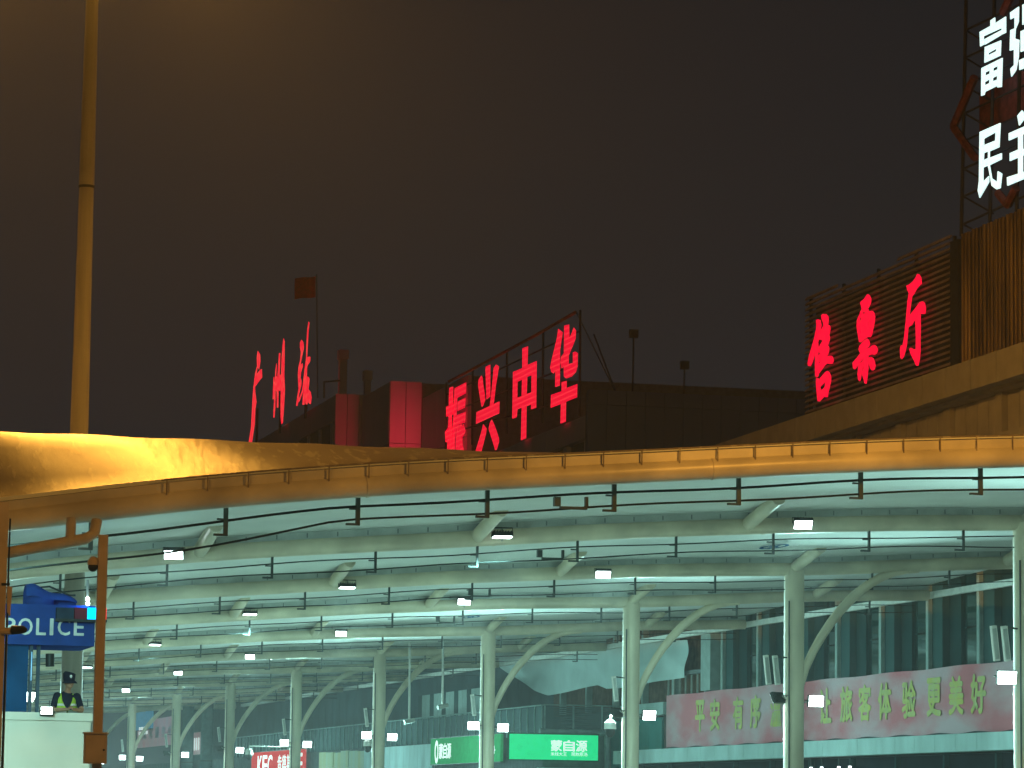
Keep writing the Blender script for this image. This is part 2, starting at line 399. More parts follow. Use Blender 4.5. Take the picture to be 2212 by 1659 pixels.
# ================================================================== ticket hall (right), facade plane at X = 45.5
M_FASC = mat('stone_fascia', (0.26, 0.25, 0.235), 0.55, var=0.07, scale=1.2)
M_JOINT = mat('dark_joint', (0.06, 0.055, 0.05), 0.8)
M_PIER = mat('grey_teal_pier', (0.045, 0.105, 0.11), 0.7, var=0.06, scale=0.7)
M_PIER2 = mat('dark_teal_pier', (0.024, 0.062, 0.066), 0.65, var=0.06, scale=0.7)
M_PILAS = mat('pale_pilaster', (0.34, 0.44, 0.43), 0.45, var=0.06)
M_GLASS = mat('dark_teal_glass', (0.012, 0.05, 0.05), 0.06, var=0.15, scale=0.35, bump=0.05, spec=0.30)
M_GLASS.node_tree.nodes['Principled BSDF'].inputs['Specular Tint'].default_value = (0.35, 0.85, 0.80, 1)
M_CORE = mat('building_core', (0.10, 0.12, 0.13), 0.8)
M_TILE = mat('pale_cyan_tile', (0.45, 0.62, 0.62), 0.45, var=0.08, scale=1.0, stretch=(1, 1, .4))
hall = thing('ticket_hall', 'ticket hall with teal glass bays behind the canopy and stone fascia above', 'building', (46, 120, 0))
def hbox(name, X0, X1, Y0, Y1, Z0, Z1, m, parent=hall, sub=None): return MB().box((X0, Y0, Z0), (X1, Y1, Z1)).build(name, m, parent)
hbox('wall', 46.4, 70, 92, 156.5, 0, 16.4, M_CORE)
ZF0, ZF1 = 16.62, 17.7
# parapet fascia, one stone panel after another
k = 0; y = 92.0
while y < 156:
    hbox('fascia_panel', 44.5, 45.1, y+.03, y+2.37-.03, ZF0+random.uniform(-.004, .004), ZF1, M_FASC); y += 2.37
hbox('parapet_core', 44.56, 46.38, 92, 156.4, ZF0+.02, ZF1-.03, M_JOINT)
hbox('cornice_soffit', 45.0, 46.3, 92, 156, ZF0-.12, ZF0-.002, M_FASC)
# recessed stone band below it: pier every bay, four panels between
y = 95.45
for bay in range(12):
    y0 = y + bay*4.97
    hbox('band_pier', 45.3, 45.9, y0-.30, y0+.30, 14.0, ZF0-.13, M_FASC)
    for k in range(4):
        a = y0+.33 + k*1.0775; hbox('band_panel', 45.5, 45.8, a, a+1.03, 15.05, ZF0-.13, M_FASC)
    hbox('band_ledge', 45.2, 45.85, y0+.302, y0+4.668, 14.62, 15.03, M_FASC)
    if bay < 5:
        w = hbox('upper_window', 46.0, 46.2, y0+.32, y0+4.65, 12.6, 14.6, M_GLASS)
        hbox('window_frame', 45.9, 45.99, y0+2.4, y0+2.48, 12.6, 14.6, M_PIER2, w)
# bays of the lower facade
for bay in range(9):
    y0 = 141.9 - bay*4.97                           # far (left) edge of the bay: slim pale pilaster
    hbox('pilaster', 45.2, 45.9, y0-.13, y0+.13, 6.3, 13.5, M_PILAS)
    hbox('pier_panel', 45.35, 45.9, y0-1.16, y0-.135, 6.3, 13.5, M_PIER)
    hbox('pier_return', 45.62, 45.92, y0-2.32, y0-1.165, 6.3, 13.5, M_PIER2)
    for k in range(2):
        a = y0-2.34-1.25*(k+1)
        for zz in ((6.3, 8.42), (8.45, 13.5)):
            w = hbox('window_pane', 45.74, 45.80, a+.018, a+1.25-.018, zz[0]+.015, zz[1]-.015, M_GLASS)
            w.rotation_euler = (0, 0, 0)
    hbox('mullion_back', 45.83, 45.93, y0-4.86, y0-2.325, 6.3, 13.5, M_JOINT)
hbox('corner_pier', 44.9, 46.3, 142.6, 144.0, 7.05, 13.5, M_PILAS)
# glazing lights behind the upper window at the far right: warm bulbs
M_WARM = mat('warm_bulb', (1, .8, .5), 0.5, emit=(1.0, .55, .16), estr=12)
for k, (x, y) in enumerate(((2176, 908), (2202, 909))):
    p = onX(x, y, 45.75)
    t = thing('window_bulb', ('left' if k == 0 else 'right') + ' one of two warm bulbs in the upper window at the right edge', 'bulb', p, 'warm bulbs')
    MB().sphere(p, .07 if k == 0 else .12, 12, 8).build('globe', M_WARM, t, True); MB().tube([p + Vector((0, 0, .08)), p + Vector((0, 0, .9))], .012, 6).build('cord', M_DARK, t)
# red banner
M_BAN = mat('faded_red_banner', (0.60, 0.20, 0.24), 0.8, var=0.1, scale=0.35, col2=(0.58, 0.42, 0.47), thr=(0.40, 0.62), stretch=(1, .6, 1.5))
M_YEL = mat('yellow_green_letter', (0.58, 0.56, 0.16), 0.6, var=0.12, scale=2.0, col2=(0.50, 0.52, 0.26))
zt, zb = 7.0, 4.62
banner = thing('slogan_banner', 'long faded red slogan banner with yellow characters below the glass bays', 'banner', (45.2, 130, zb))
b = MB()
def ban(u, v):
    yy = 149.6 - (149.6-92)*u
    return (45.02 - .012*math.sin(yy*2.1+v*3) - .006*math.sin(yy*5.3), yy, zb + (zt-zb)*v + (0.03*math.sin(yy*1.7) if v == 0 else 0.02*math.sin(yy*.9) if v == 1 else 0))
b.grid(ban, 150, 6); b.build('cloth', M_BAN, banner, True)
hbox('batten', 45.06, 45.14, 92, 149.6, zt-.10, zt-.03, M_BRKT, banner)
hbox('backing_board', 45.15, 45.6, 92, 149.7, zb-.05, zt-.11, M_CORE, banner)
chars = [('平', 1508), ('安', 1540), ('有', 1590), ('序', 1627), ('温', 1671), ('馨', 1709), ('让', 1778), ('旅', 1823), ('客', 1863), ('体', 1906), ('验', 1958), ('更', 2012), ('美', 2060), ('好', 2108)]
for ch, x in chars:
    P = onX(x-13, 1500, 44.9)
    w = 1.45
    yl = onX(x, 1500, 44.9).y + w/2
    glyph(ch, (44.993, yl, zb+.62), (0, -1, 0), (0, 0, 1), w, 1.42, 0.006, M_YEL, banner, bold=0.035)
# pale tiled shop cornice under the banner
cornice = thing('shop_cornice', 'pale cyan tiled ledge running below the red banner', 'ledge', (44.6, 130, 4))
y = 92.0
while y < 156:
    hbox('tile', 44.3, 45.1, y+.01, y+2.0-.01, 3.92, 4.54, M_TILE, cornice); y += 2.0
hbox('ledge_core', 44.36, 46.3, 92, 156.2, 3.95, 4.50, M_JOINT, cornice)
# shop fronts below, dark, with hung tube lamps
M_SHOP = mat('dark_shop_front', (0.008, 0.014, 0.022), 0.3, var=0.2, scale=0.8)
shop = thing('glazed_shopfront', 'dark shop front glazing under the pale cyan ledge', 'shop front', (46, 120, 0))
for k in range(13):
    y0 = 92+5*k; hbox('shop_window', 46.0, 46.1, y0+.05, y0+4.9, 0.3, 3.9, M_SHOP, shop)
    hbox('shop_pier', 45.8, 46.3, y0-.12, y0+.045, 0, 3.92, M_PIER2, shop)
M_TUBEL = mat('tube_light', (.9, .9, .9), .5, emit=(0.9, 1.0, 1.0), estr=4)
TN = ['nearest', 'second', 'third', 'fourth']
for k, x in enumerate((1752, 1775, 1812, 1836)):
    p = onX(x, 1640, 45.0)
    t = thing('hanging_tube_lamp', ['leftmost', 'second', 'third', 'rightmost'][k] + ' of four upright white tube lamps below the ledge', 'tube lamp', (45, p.y, 3), 'upright tube lamps')
    MB().tube([(45, p.y, 2.75), (45, p.y, 3.55)], 0.06, 10).build('tube', M_TUBEL, t, True)
    MB().tube([(45, p.y, 3.56), (45, p.y, 3.9)], 0.03, 8).build('cap', M_BRKT, t)

# left of the bays: hung white sheet over brown glazing, tile band, teal glass
M_BROWN = mat('brown_wall_panel', (0.13, 0.075, 0.05), 0.5, var=0.2)
M_SHEET = mat('white_dust_sheet', (0.52, 0.66, 0.66), 0.85, var=0.05, scale=0.6)
annex = thing('station_annex', 'brown panelled annex wall behind the hung white sheet, left of the glass bays', 'building', (46, 160, 0))
y = 144.6
while y < 300:
    dk = y > 172
    hbox('wall_panel', 45.6, 45.9, y+.02, y+2.48, 6.6 if not dk else 5.5, 15.5, M_BROWN if not dk else mat('dark_wall_panel', (0.06, 0.10, 0.12), 0.5, var=0.15, scale=0.4), annex)
    if int((y-144.6)/2.5) % 2 == 0 and not dk: hbox('pilaster', 45.3, 45.59, y-.15, y+.15, 6.6, 12, M_PILAS, annex)
    y += 2.5
hbox('wall', 45.95, 56, 156.6, 305, 0, 15.4, M_CORE, annex)
for k in range(4): hbox('tile', 44.9, 45.5, 149.75+1.8*k, 151.53+1.8*k, 6.15, 6.72, M_TILE, annex)
M_TEAL = mat('teal_glass_panel', (0.03, 0.22, 0.21), 0.25, var=0.12, scale=0.4)
for k in range(3): hbox('teal_panel', 45.0, 45.3, 150.3+2.1*k, 152.36+2.1*k, 4.56, 6.04, M_TEAL, annex)
hbox('dark_reveal', 45.1, 45.5, 149.72, 150.28, 4.56, 6.3, M_JOINT, annex)
for k in range(6): # small posts of a balcony rail
    MB().tube([(45.2, 145.4+.9*k, 6.7), (45.2, 145.4+.9*k, 7.85)], 0.05, 8).build('balcony_post', M_RAIL, annex)
hbox('balcony_rail', 45.1, 45.3, 144.3, 156.5, 7.87, 8.05, M_BRKT, annex)
z5 = zoomer(1900, 2300, .4973)
top = [(150, 600), (640, 628), (800, 600), (1160, 590), (1320, 545), (1690, 520)]
bot = [(150, 700), (340, 830), (500, 930), (600, 970), (820, 920), (960, 885), (1030, 915), (1150, 910), (1330, 900), (1400, 872), (1690, 825)]
def pl(l, x):
    for (a, ya), (b_, yb) in zip(l, l[1:]):
        if x <= b_: return ya + (yb-ya)*(x-a)/(b_-a)
    return l[-1][1]
def sheet(u, v):
    x = 150 + 1540*u; y = pl(bot, x) + (pl(top, x)-pl(bot, x))*v
    p = onX(*z5((x, y)), 45.0)
    p.x -= .12*math.sin(u*9 + v*2.5) + .07*math.sin(u*31 + v*7) * (1-v*.5)
    return p
sh = MB().grid(sheet, 110, 12).build('hung_sheet', M_SHEET, None, True)
tag(sh, 'white dust sheet hung in folds over the brown wall left of the glass bays', 'sheet')

# ================================================================== roof sign: louvre screen with three red brush characters
M_RED = mat('red_neon_face', (0.5, 0.0, 0.02), 0.3, emit=(1.0, 0.002, 0.040), estr=1.05)
M_REDS = mat('red_led_lines', (0.5, 0.0, 0.02), 0.4, emit=(1, 0, 0), estr=1.1)
n = M_REDS.node_tree; bs = n.nodes['Principled BSDF']; ge = n.nodes.new('ShaderNodeNewGeometry'); sx = n.nodes.new('ShaderNodeSeparateXYZ')
wv = n.nodes.new('ShaderNodeMath'); wv.operation = 'MULTIPLY'; wv.inputs[1].default_value = 2*math.pi/0.34
sn = n.nodes.new('ShaderNodeMath'); sn.operation = 'SINE'; rr = n.nodes.new('ShaderNodeValToRGB')
rr.color_ramp.elements[0].position = 0.25; rr.color_ramp.elements[0].color = (.85, .002, .032, 1)
rr.color_ramp.elements[1].position = 0.95; rr.color_ramp.elements[1].color = (1, .025, .05, 1)
n.links.new(ge.outputs['Position'], sx.inputs[0]); n.links.new(sx.outputs['Z'], wv.inputs[0]); n.links.new(wv.outputs[0], sn.inputs[0]); n.links.new(sn.outputs[0], rr.inputs[0]); n.links.new(rr.outputs[0], bs.inputs['Emission Color'])
M_REDN = mat('red_bulb_letters', (0.5, 0.0, 0.02), 0.4, emit=(1, 0, 0), estr=1.1)
n = M_REDN.node_tree; bs = n.nodes['Principled BSDF']; nz = n.nodes.new('ShaderNodeTexNoise'); nz.inputs['Scale'].default_value = 2.6; ge = n.nodes.new('ShaderNodeNewGeometry'); rr = n.nodes.new('ShaderNodeValToRGB')
rr.color_ramp.elements[0].position = 0.40; rr.color_ramp.elements[0].color = (.9, .003, .035, 1); rr.color_ramp.elements[1].position = 0.62; rr.color_ramp.elements[1].color = (1, .06, .06, 1)
n.links.new(ge.outputs['Position'], nz.inputs['Vector']); n.links.new(nz.outputs[0], rr.inputs[0]); n.links.new(rr.outputs[0], bs.inputs['Emission Color'])
M_SLAT = mat('brown_louvre', (0.20, 0.165, 0.16), 0.6, var=0.15, scale=1.2)
M_FRAME = mat('dark_steel_frame', (0.025, 0.025, 0.03), 0.6)

ls = thing('louvre_screen', 'brown horizontal louvre screen behind the red ticket hall characters', 'louvre screen', (46.6, 126, 17.7))
ZL1 = 23.4; YL0, YL1 = 117.9, 134.5
for k in range(25):
    z = 17.75 + k*(ZL1-17.75)/24.5
    segs = [(YL0, 129.0), (129.0, YL1)] if k < 24 else [(121.0, 128.6), (130.4, YL1)]
    if k >= 23: segs = [(YL0, 123.5), (130.6, YL1)] if k == 24 else [(YL0, YL1)]
    for a, b_ in segs:
        o = MB().add([(46.42, a+.01, z), (46.50, a+.01, z-.01), (46.58, a+.01, z+.12), (46.50, a+.01, z+.13), (46.42, b_-.01, z), (46.50, b_-.01, z-.01), (46.58, b_-.01, z+.12), (46.50, b_-.01, z+.13)],
            [(0,1,2,3),(4,7,6,5),(0,4,5,1),(1,5,6,2),(2,6,7,3),(3,7,4,0)]).build('slat', M_SLAT, ls)
for yy in (YL0+.1, 122, 126.2, 130.3, YL1-.1): MB().box((46.64, yy-.06, 17.5), (46.76, yy+.06, ZL1)).build('upright', M_FRAME, ls)
MB().box((46.95, YL0, 17.4), (47.05, YL1, 23.0)).build('backing_sheet', M_FRAME, ls)

def sign_glyph(z, loops_list, X, thick, m, parent, name='character'):
    b = MB(); k = 0
    for loops in loops_list:
        if not isinstance(loops[0][0], (list, tuple)): loops = [loops]
        b.prism([[onX(*z(p), X + .004*k) for p in l] for l in loops], (thick, 0, 0)); k += 1
    return b.build(name, m, parent)
tk = thing('ticket_hall_sign', 'three glowing red brush characters on the louvre screen above the stone fascia', 'sign', (46.1, 126, 18))
zA, zB, zC = zoomer(3200, 1220, .24096), zoomer(3380, 1140, .24096), zoomer(3580, 1070, .24096)
G_SHOU = [[(262,250),(290,238),(325,250),(340,330),(330,400),(305,480),(300,560),(285,620),(290,680),(285,780),(290,900),(300,1010),(300,1130),(285,1190),(265,1200),(250,1170),(245,1000),(250,860),(245,760),(215,880),(185,970),(160,1015),(130,1010),(125,960),(150,830),(190,700),(235,540),(265,400),(270,330)],
 [(350,170),(375,148),(420,150),(455,190),(460,250),(450,325),(485,345),(490,400),(470,500),(482,530),(475,590),(445,670),(470,700),(465,780),(430,860),(500,840),(530,860),(545,920),(530,970),(490,975),(440,970),(400,1000),(350,1070),(310,1125),(292,1140),(295,1010),(330,950),(305,930),(305,850),(330,800),(305,780),(305,720),(330,660),(375,590),(345,580),(305,575),(297,530),(310,480),(350,410),(385,340),(380,290),(355,230)],
 [[(265,1215),(290,1215),(305,1245),(350,1190),(420,1110),(445,1095),(475,1120),(500,1180),(500,1260),(480,1350),(455,1450),(445,1530),(420,1530),(395,1515),(350,1560),(315,1600),(290,1595),(275,1450),(262,1300)],[(320,1360),(370,1310),(420,1270),(410,1350),(385,1390),(335,1420)]]]
G_PIAO = [[[(365,152),(395,170),(420,230),(415,300),(385,360),(365,395),(380,420),(385,440),(440,428),(470,460),(485,530),(475,620),(455,720),(430,830),(410,865),(380,860),(350,870),(300,910),(255,950),(232,945),(220,880),(205,790),(190,680),(195,590),(215,530),(240,490),(250,440),(275,400),(265,350),(250,300),(255,280),(310,235),(345,185)],
  [(375,710),(372,640),(390,550),(405,560),(400,640),(390,710)],[(250,720),(265,715),(270,760),(262,820),(250,810)],[(230,560),(250,505),(262,520),(262,580),(240,640)],[(267,470),(300,445),(325,450),(325,480),(305,480),(290,470)]],
 [(355,890),(385,920),(400,975),(380,1025),(335,1065),(400,1045),(440,1010),(475,995),(510,1020),(530,1080),(515,1130),(480,1155),(430,1150),(370,1170),(370,1260),(372,1380),(355,1540),(340,1640),(325,1635),(300,1540),(268,1440),(300,1420),(312,1300),(308,1205),(250,1265),(205,1330),(150,1400),(130,1370),(122,1290),(150,1260),(200,1200),(245,1140),(290,1100),(245,1125),(222,1070),(235,1010),(290,950)],
 [(225,1300),(245,1310),(300,1245),(285,1340),(262,1450),(245,1560),(235,1595),(215,1570),(205,1480),(215,1380)],[(380,1215),(420,1195),(455,1215),(480,1280),(490,1340),(475,1400),(450,1420),(420,1390),(395,1310)]]
G_TING = [[(365,108),(390,115),(420,170),(428,270),(400,290),(350,350),(300,440),(268,480),(250,600),(235,720),(222,815),(180,850),(190,720),(205,560),(228,430),(205,380),(185,300),(230,285),(290,235),(340,165)],
 [(450,562),(480,590),(498,680),(485,770),(410,765),(408,850),(410,1000),(405,1200),(405,1400),(395,1520),(370,1630),(350,1630),(320,1560),(260,1440),(235,1355),(250,1332),(300,1355),(340,1360),(345,1200),(340,1000),(335,875),(305,885),(260,960),(230,970),(205,1000),(195,1120),(180,1280),(160,1380),(130,1480),(100,1520),(85,1480),(80,1350),(95,1290),(120,1310),(150,1150),(165,1000),(180,852),(222,816),(300,720),(360,640),(410,575)]]
for z, G in ((zA, G_SHOU), (zB, G_PIAO), (zC, G_TING)): sign_glyph(z, G, 46.1, .05, M_RED, tk)

# gilded ribbed screen to the right of it
M_GOLD = mat('gilded_rib', (0.45, 0.30, 0.10), 0.3, metal=0.85, var=0.35, scale=0.8, stretch=(1, 1, .25))
gs = thing('ribbed_screen', 'screen of upright gilded ribs on the roof right of the louvre screen', 'screen', (46.6, 110, 17.7))
y = 116.7; k = 0
while y > 106:
    w_ = 0.12 + .05*((k*7) % 3)/2
    MB().tube([(46.5 + .03*((k*5) % 4), y, 17.6), (46.5 + .03*((k*5) % 4), y, 23.25)], w_/2, 8).build('rib', M_GOLD, gs, True); y -= w_+.13; k += 1
MB().box((46.8, 100, 17.5), (46.95, 116.8, 23.25)).build('backing_sheet', mat('bronze_backing', (0.09, 0.07, 0.04), 0.5), gs)
MB().box((46.4, 116.9, 17.5), (47.0, 117.7, 23.1)).build('edge_post', M_FRAME, gs)

# lattice sign with white characters above it
M_WLED = mat('white_neon_face', (.9, .9, .9), .4, emit=(0.66, 1.0, 1.0), estr=1.15)
lt = thing('slogan_sign', 'glowing white characters on a dark roof lattice at the upper right', 'sign', (46.9, 110, 23.3))
zD = zoomer(3780, 0, .4823)
G_FU = [[(285,265),(375,215),(375,170),(410,145),(410,195),(500,138),(500,270),(468,285),(468,230),(315,300),(315,370),(290,385)],[(325,325),(465,250),(460,290),(325,370)],
 [[(328,390),(460,335),(455,460),(325,520)],[(355,440),(425,400),(422,425),(352,460)]],
 [[(300,565),(472,480),(465,720),(432,725),(432,710),(328,760),(322,785),(298,795)],[(330,600),(370,580),(368,610),(328,630)],[(395,565),(435,545),(433,575),(393,592)],[(325,680),(368,655),(365,690),(325,708)],[(392,645),(432,625),(430,660),(390,675)]]]
G_QIANG = [[(538,105),(608,55),(605,180),(580,240),(575,320),(610,330),(605,470),(585,580),(548,635),(540,570),(570,540),(570,410),(535,420),(540,250),(575,235),(575,140),(540,160)],[(640,40),(720,0),(720,175),(640,205)],[(625,260),(720,215),(720,395),(625,430)],[(612,500),(720,450),(720,540),(615,580)]]
G_MIN = [[[(285,1095),(455,1020),(445,1220),(365,1255),(365,1310),(465,1270),(465,1320),(365,1370),(385,1480),(430,1510),(435,1420),(468,1440),(455,1560),(425,1570),(385,1540),(360,1400),(352,1372),(312,1390),(312,1510),(360,1460),(360,1510),(285,1640),(270,1580),(280,1500)],[(318,1150),(418,1095),(415,1165),(318,1205)],[(318,1270),(355,1252),(355,1310),(315,1330)]]]
G_ZHU = [[(598,960),(635,915),(660,950),(650,990),(612,1040)],[(527,1105),(720,1020),(720,1080),(640,1115),(640,1240),(720,1205),(720,1260),(640,1290),(640,1430),(720,1395),(720,1455),(515,1540),(512,1470),(605,1440),(605,1305),(535,1335),(535,1270),(605,1240),(605,1130),(527,1165)]]
for G in (G_FU, G_QIANG, G_MIN, G_ZHU): sign_glyph(zD, G, 46.3, .04, M_WLED, lt)
M_MAROON = mat('maroon_board', (0.10, 0.03, 0.03), 0.6, var=0.2)
for a, b_ in (((195, 860), (200, 1110)), ): pass
def bar(z, p, q, X, r, m, parent, name): return MB().tube([onX(*z(p), X), onX(*z(q), X)], r, 6).build(name, m, parent)
for p, q in (((245, 640), (70, 1050)), ((70, 1050), (250, 1310)), ((440, 1600), (520, 1700)), ((520, 1700), (590, 1560)), ((480, 110), (540, -20))):
    bar(zD, p, q, 46.75, .16, M_MAROON, lt, 'edge_strip')
for x in (165, 400, 620): bar(zD, (x+12, -120), (x-30, 1960), 46.9, .07, M_FRAME, lt, 'lattice_post')
for k in range(8):
    bar(zD, (172-k*3, 250+k*230), (760, -30+k*230), 47.0, .05, M_FRAME, lt, 'lattice_rail')
    bar(zD, (172-k*3, 250+k*230), (400, 160+k*230+230), 47.1, .04, M_FRAME, lt, 'lattice_brace')
MB().prism([[onX(*zD(p), 47.3) for p in ((285, 760), (760, 540), (760, 900), (285, 1110))]], (.05, 0, 0)).build('board', M_MAROON, lt)

# ================================================================== shop block under the canopy (left of the annex), side plane X = 41, end wall Y = 157
M_GREY = mat('grey_fence_metal', (0.07, 0.12, 0.13), 0.5, var=0.12, scale=0.8, stretch=(1, 1, .3))
M_GREYL = mat('grey_fence_post', (0.26, 0.36, 0.36), 0.45)
M_PALEW = mat('pale_stained_wall', (0.45, 0.60, 0.62), 0.7, var=0.12, scale=0.9, stretch=(1, 1, .35))
M_HOARD = mat('stained_yellow_hoarding', (0.48, 0.45, 0.24), 0.75, var=0.12, scale=0.7, stretch=(1, 1.4, .12), col2=(0.42, 0.50, 0.44))
M_GREEN = mat('lit_green_sign', (0.02, 0.45, 0.20), 0.4, emit=(0.0, 0.62, 0.21), estr=1.0)
M_GREEN2 = mat('green_sign', (0.03, 0.25, 0.10), 0.6, emit=(0.03, 0.40, 0.13), estr=0.4)
M_LIT = mat('lit_white_letter', (.9, .9, .9), .5, emit=(0.85, 1.0, 0.97), estr=0.8)
M_KRED = mat('lit_red_sign', (0.30, 0.015, 0.015), 0.5, emit=(0.70, 0.02, 0.03), estr=0.6, var=0.05)
XB, YB = 41.0, 157.0
blk = thing('shop_block', 'low grey shop block standing under the canopy behind the far columns', 'building', (43, 200, 0))
hbox('wall', XB+.15, 45.5, YB+.15, 300, 0, 5.25, M_CORE, blk)
hbox('end_wall', 44.3, 45.6, YB, YB+.14, 3.2, 6.0, M_TEAL, blk)
hbox('end_ledge', XB-.2, 45.6, YB-.25, YB-.02, 3.2, 3.72, M_TILE, blk)
MB().tube([(XB-.1, YB-.1, 5.42), (44.0, YB-.1, 5.42), (44.25, YB-.1, 5.3), (44.3, YB-.1, 3.75)], 0.16, 10).build('roll_beam', M_GREYL, blk, True)
def sx_(x, X=XB): return onX(x, 1550, X).y
def sz_(x, y, X=XB): return onX(x, y, X).z
# side wall cladding: pale wall and yellow hoarding panels
y0, y1 = sx_(935), sx_(788)
n_ = 5
for k in range(n_): hbox('pale_panel', XB, XB+.14, y0+(y1-y0)*k/n_+.015, y0+(y1-y0)*(k+1)/n_-.015, 3.6, 5.22, M_PALEW, blk)
y0, y1 = sx_(788), sx_(690)
for k in range(6): hbox('hoarding_board', XB+.03*(k % 2), XB+.14, y0+(y1-y0)*k/6+.01, y0+(y1-y0)*(k+1)/6-.01, 3.0, 5.10+.04*(k % 3), M_HOARD, blk)
# fence on its roof
fence = thing('roof_fence', 'grey panelled metal fence on the roof of the shop block', 'fence', (XB, 190, 5.3))
y = YB
while y < 246:
    hbox('fence_panel', XB+.06, XB+.10, y+.004, y+1.366, 5.30, 6.62, M_GREY, fence)
    hbox('fence_post', XB+.0, XB+.05, y-.03, y+.03, 5.26, 6.66, M_GREYL, fence); y += 1.37
hbox('top_rail', XB-.02, XB+.12, YB, 246, 6.665, 6.72, M_GREYL, fence)
for k in range(3):
    for j in range(11): hbox('louvre', XB+.2+1.42*k+.03, XB+1.58+1.42*k, YB+.02, YB+.07, 5.62+.095*j, 5.69+.095*j, M_GREY, fence)
for k in range(4): hbox('fence_post', XB+.13+1.42*k, XB+.21+1.42*k, YB-.03, YB+.015, 5.55, 6.68, M_GREYL, fence)
hbox('top_rail', XB+.13, 45.3, YB-.04, YB+.10, 6.685, 6.74, M_GREYL, fence)
# boards of a balcony screen behind the fence
scr = thing('balcony_screen', 'row of pale and dark upright boards above the grey fence', 'screen', (43.5, 180, 6.7))
y = sx_(1075, 43.5)
k = 0
while y < sx_(905, 43.5):
    hbox('board', 43.5, 43.56, y+.02, y+1.0, 6.3, 8.3, M_PILAS if k % 3 else M_PIER2, scr); y += 1.03; k += 1
# lit signs ---------------------------------------------------------------
p0, p1 = onY(1100, 1585, YB-.35), onY(1291, 1643, YB-.35)
s1 = thing('noodle_shop_sign', 'bright green lit shop sign with white characters facing the plaza', 'sign', (p0.x, YB-.4, 4))
zt_, zb_ = p0.z, p1.z
MB().box((p0.x, YB-.40, zb_), (p1.x, YB-.27, zt_)).build('light_box', M_GREEN, s1)
b = MB().box((p0.x-.05, YB-.41, zt_+.002), (p1.x+.05, YB-.26, zt_+.06)).box((p0.x-.05, YB-.41, zb_-.06), (p1.x+.05, YB-.26, zb_-.002)).box((p0.x-.06, YB-.41, zb_), (p0.x-.003, YB-.26, zt_)).box((p1.x+.003, YB-.41, zb_), (p1.x+.06, YB-.26, zt_))
b.build('frame', mat('dark_green_trim', (0.01, 0.12, 0.06), .5), s1)
H_ = zt_-zb_; W_ = p1.x-p0.x
for k, ch in enumerate('蒙自源'):
    glyph(ch, (p0.x+W_*(.465+.142*k), YB-.405, zb_+H_*.34), (1, 0, 0), (0, 0, 1), W_*.128, H_*.45, 0.012, M_LIT, s1, bold=0.016)
for k, ch in enumerate('米线大王 现熬原汤'):
    if ch != ' ': glyph(ch, (p0.x+W_*(.465+.0465*k), YB-.405, zb_+H_*.16), (1, 0, 0), (0, 0, 1), W_*.043, H_*.145, 0.008, M_LIT, s1, bold=0.0)
def side_sign(x0, x1, yt, yb, m, name, label, X=XB-.08):
    xm = (x0+x1)/2
    ya, yb_ = onX(x1, yt, X).y, onX(x0, yt, X).y; zt_, zb_ = onX(xm, yt, X).z, onX(xm, yb, X).z
    s = thing(name, label, 'sign', (X, ya, zb_)); MB().box((X-.08, ya, zb_), (X+.06, yb_, zt_)).build('light_box', m, s)
    MB().box((X-.09, ya-.04, zt_+.002), (X+.05, yb_+.04, zt_+.05)).box((X-.09, ya-.04, zb_-.05), (X+.05, yb_+.04, zb_-.002)).build('frame', M_BRKT, s)
    return s, X-.085, ya, yb_, zb_, zt_
s2, X_, ya, yb_, zb_, zt_ = side_sign(934, 1085, 1591, 1648, M_GREEN2, 'green_side_sign', 'paler green shop sign receding left of the bright green sign')
L_ = yb_-ya; H_ = zt_-zb_
for k, ch in enumerate('蒙自源'): glyph(ch, (X_, yb_-L_*(.13+.062*k), zb_+H_*.2), (0, -1, 0), (0, 0, 1), L_*.058, H_*.6, 0.01, M_LIT, s2, bold=0.015)
for k in range(9): # emblem drop and the small print strip
    pass
ring = [[Vector((X_-.002, yb_-L_*.095 + .42*r*math.cos(q*math.pi/10), zb_+H_*.48 + .62*r*math.sin(q*math.pi/10))) for q in range(20)] for r in (1.0, .62)]
MB().prism(ring, (-.02, 0, 0)).build('emblem', M_LIT, s2)
for k, ch in enumerate('1000+'): glyph(ch, (X_, yb_-L_*(.80+.027*k), zb_+H_*.28), (0, -1, 0), (0, 0, 1), L_*.022, H_*.30, 0.01, M_LIT, s2, bold=0.01)
s3, X_, ya, yb_, zb_, zt_ = side_sign(546, 660, 1622, 1700, M_KRED, 'red_restaurant_sign', 'red lit restaurant sign with white letters behind the fifth and sixth columns')
L_ = yb_-ya; H_ = zt_-zb_
for k, ch in enumerate('KFC'): glyph(ch, (X_, yb_-L_*(.13+.10*k), zb_+H_*.30), (0, -1, 0), (0, 0, 1), L_*.09, H_*.60, 0.012, M_LIT, s3, bold=0.015)
for k, ch in enumerate('肯德基'): glyph(ch, (X_, yb_-L_*(.52+.085*k), zb_+H_*.32), (0, -1, 0), (0, 0, 1), L_*.075, H_*.56, 0.012, M_LIT, s3, bold=0.01)
glyph('F', (X_, yb_-L_*.90, zb_+H_*.30), (0, -1, 0), (0, 0, 1), L_*.07, H_*.60, 0.012, M_LIT, s3, bold=0.015)
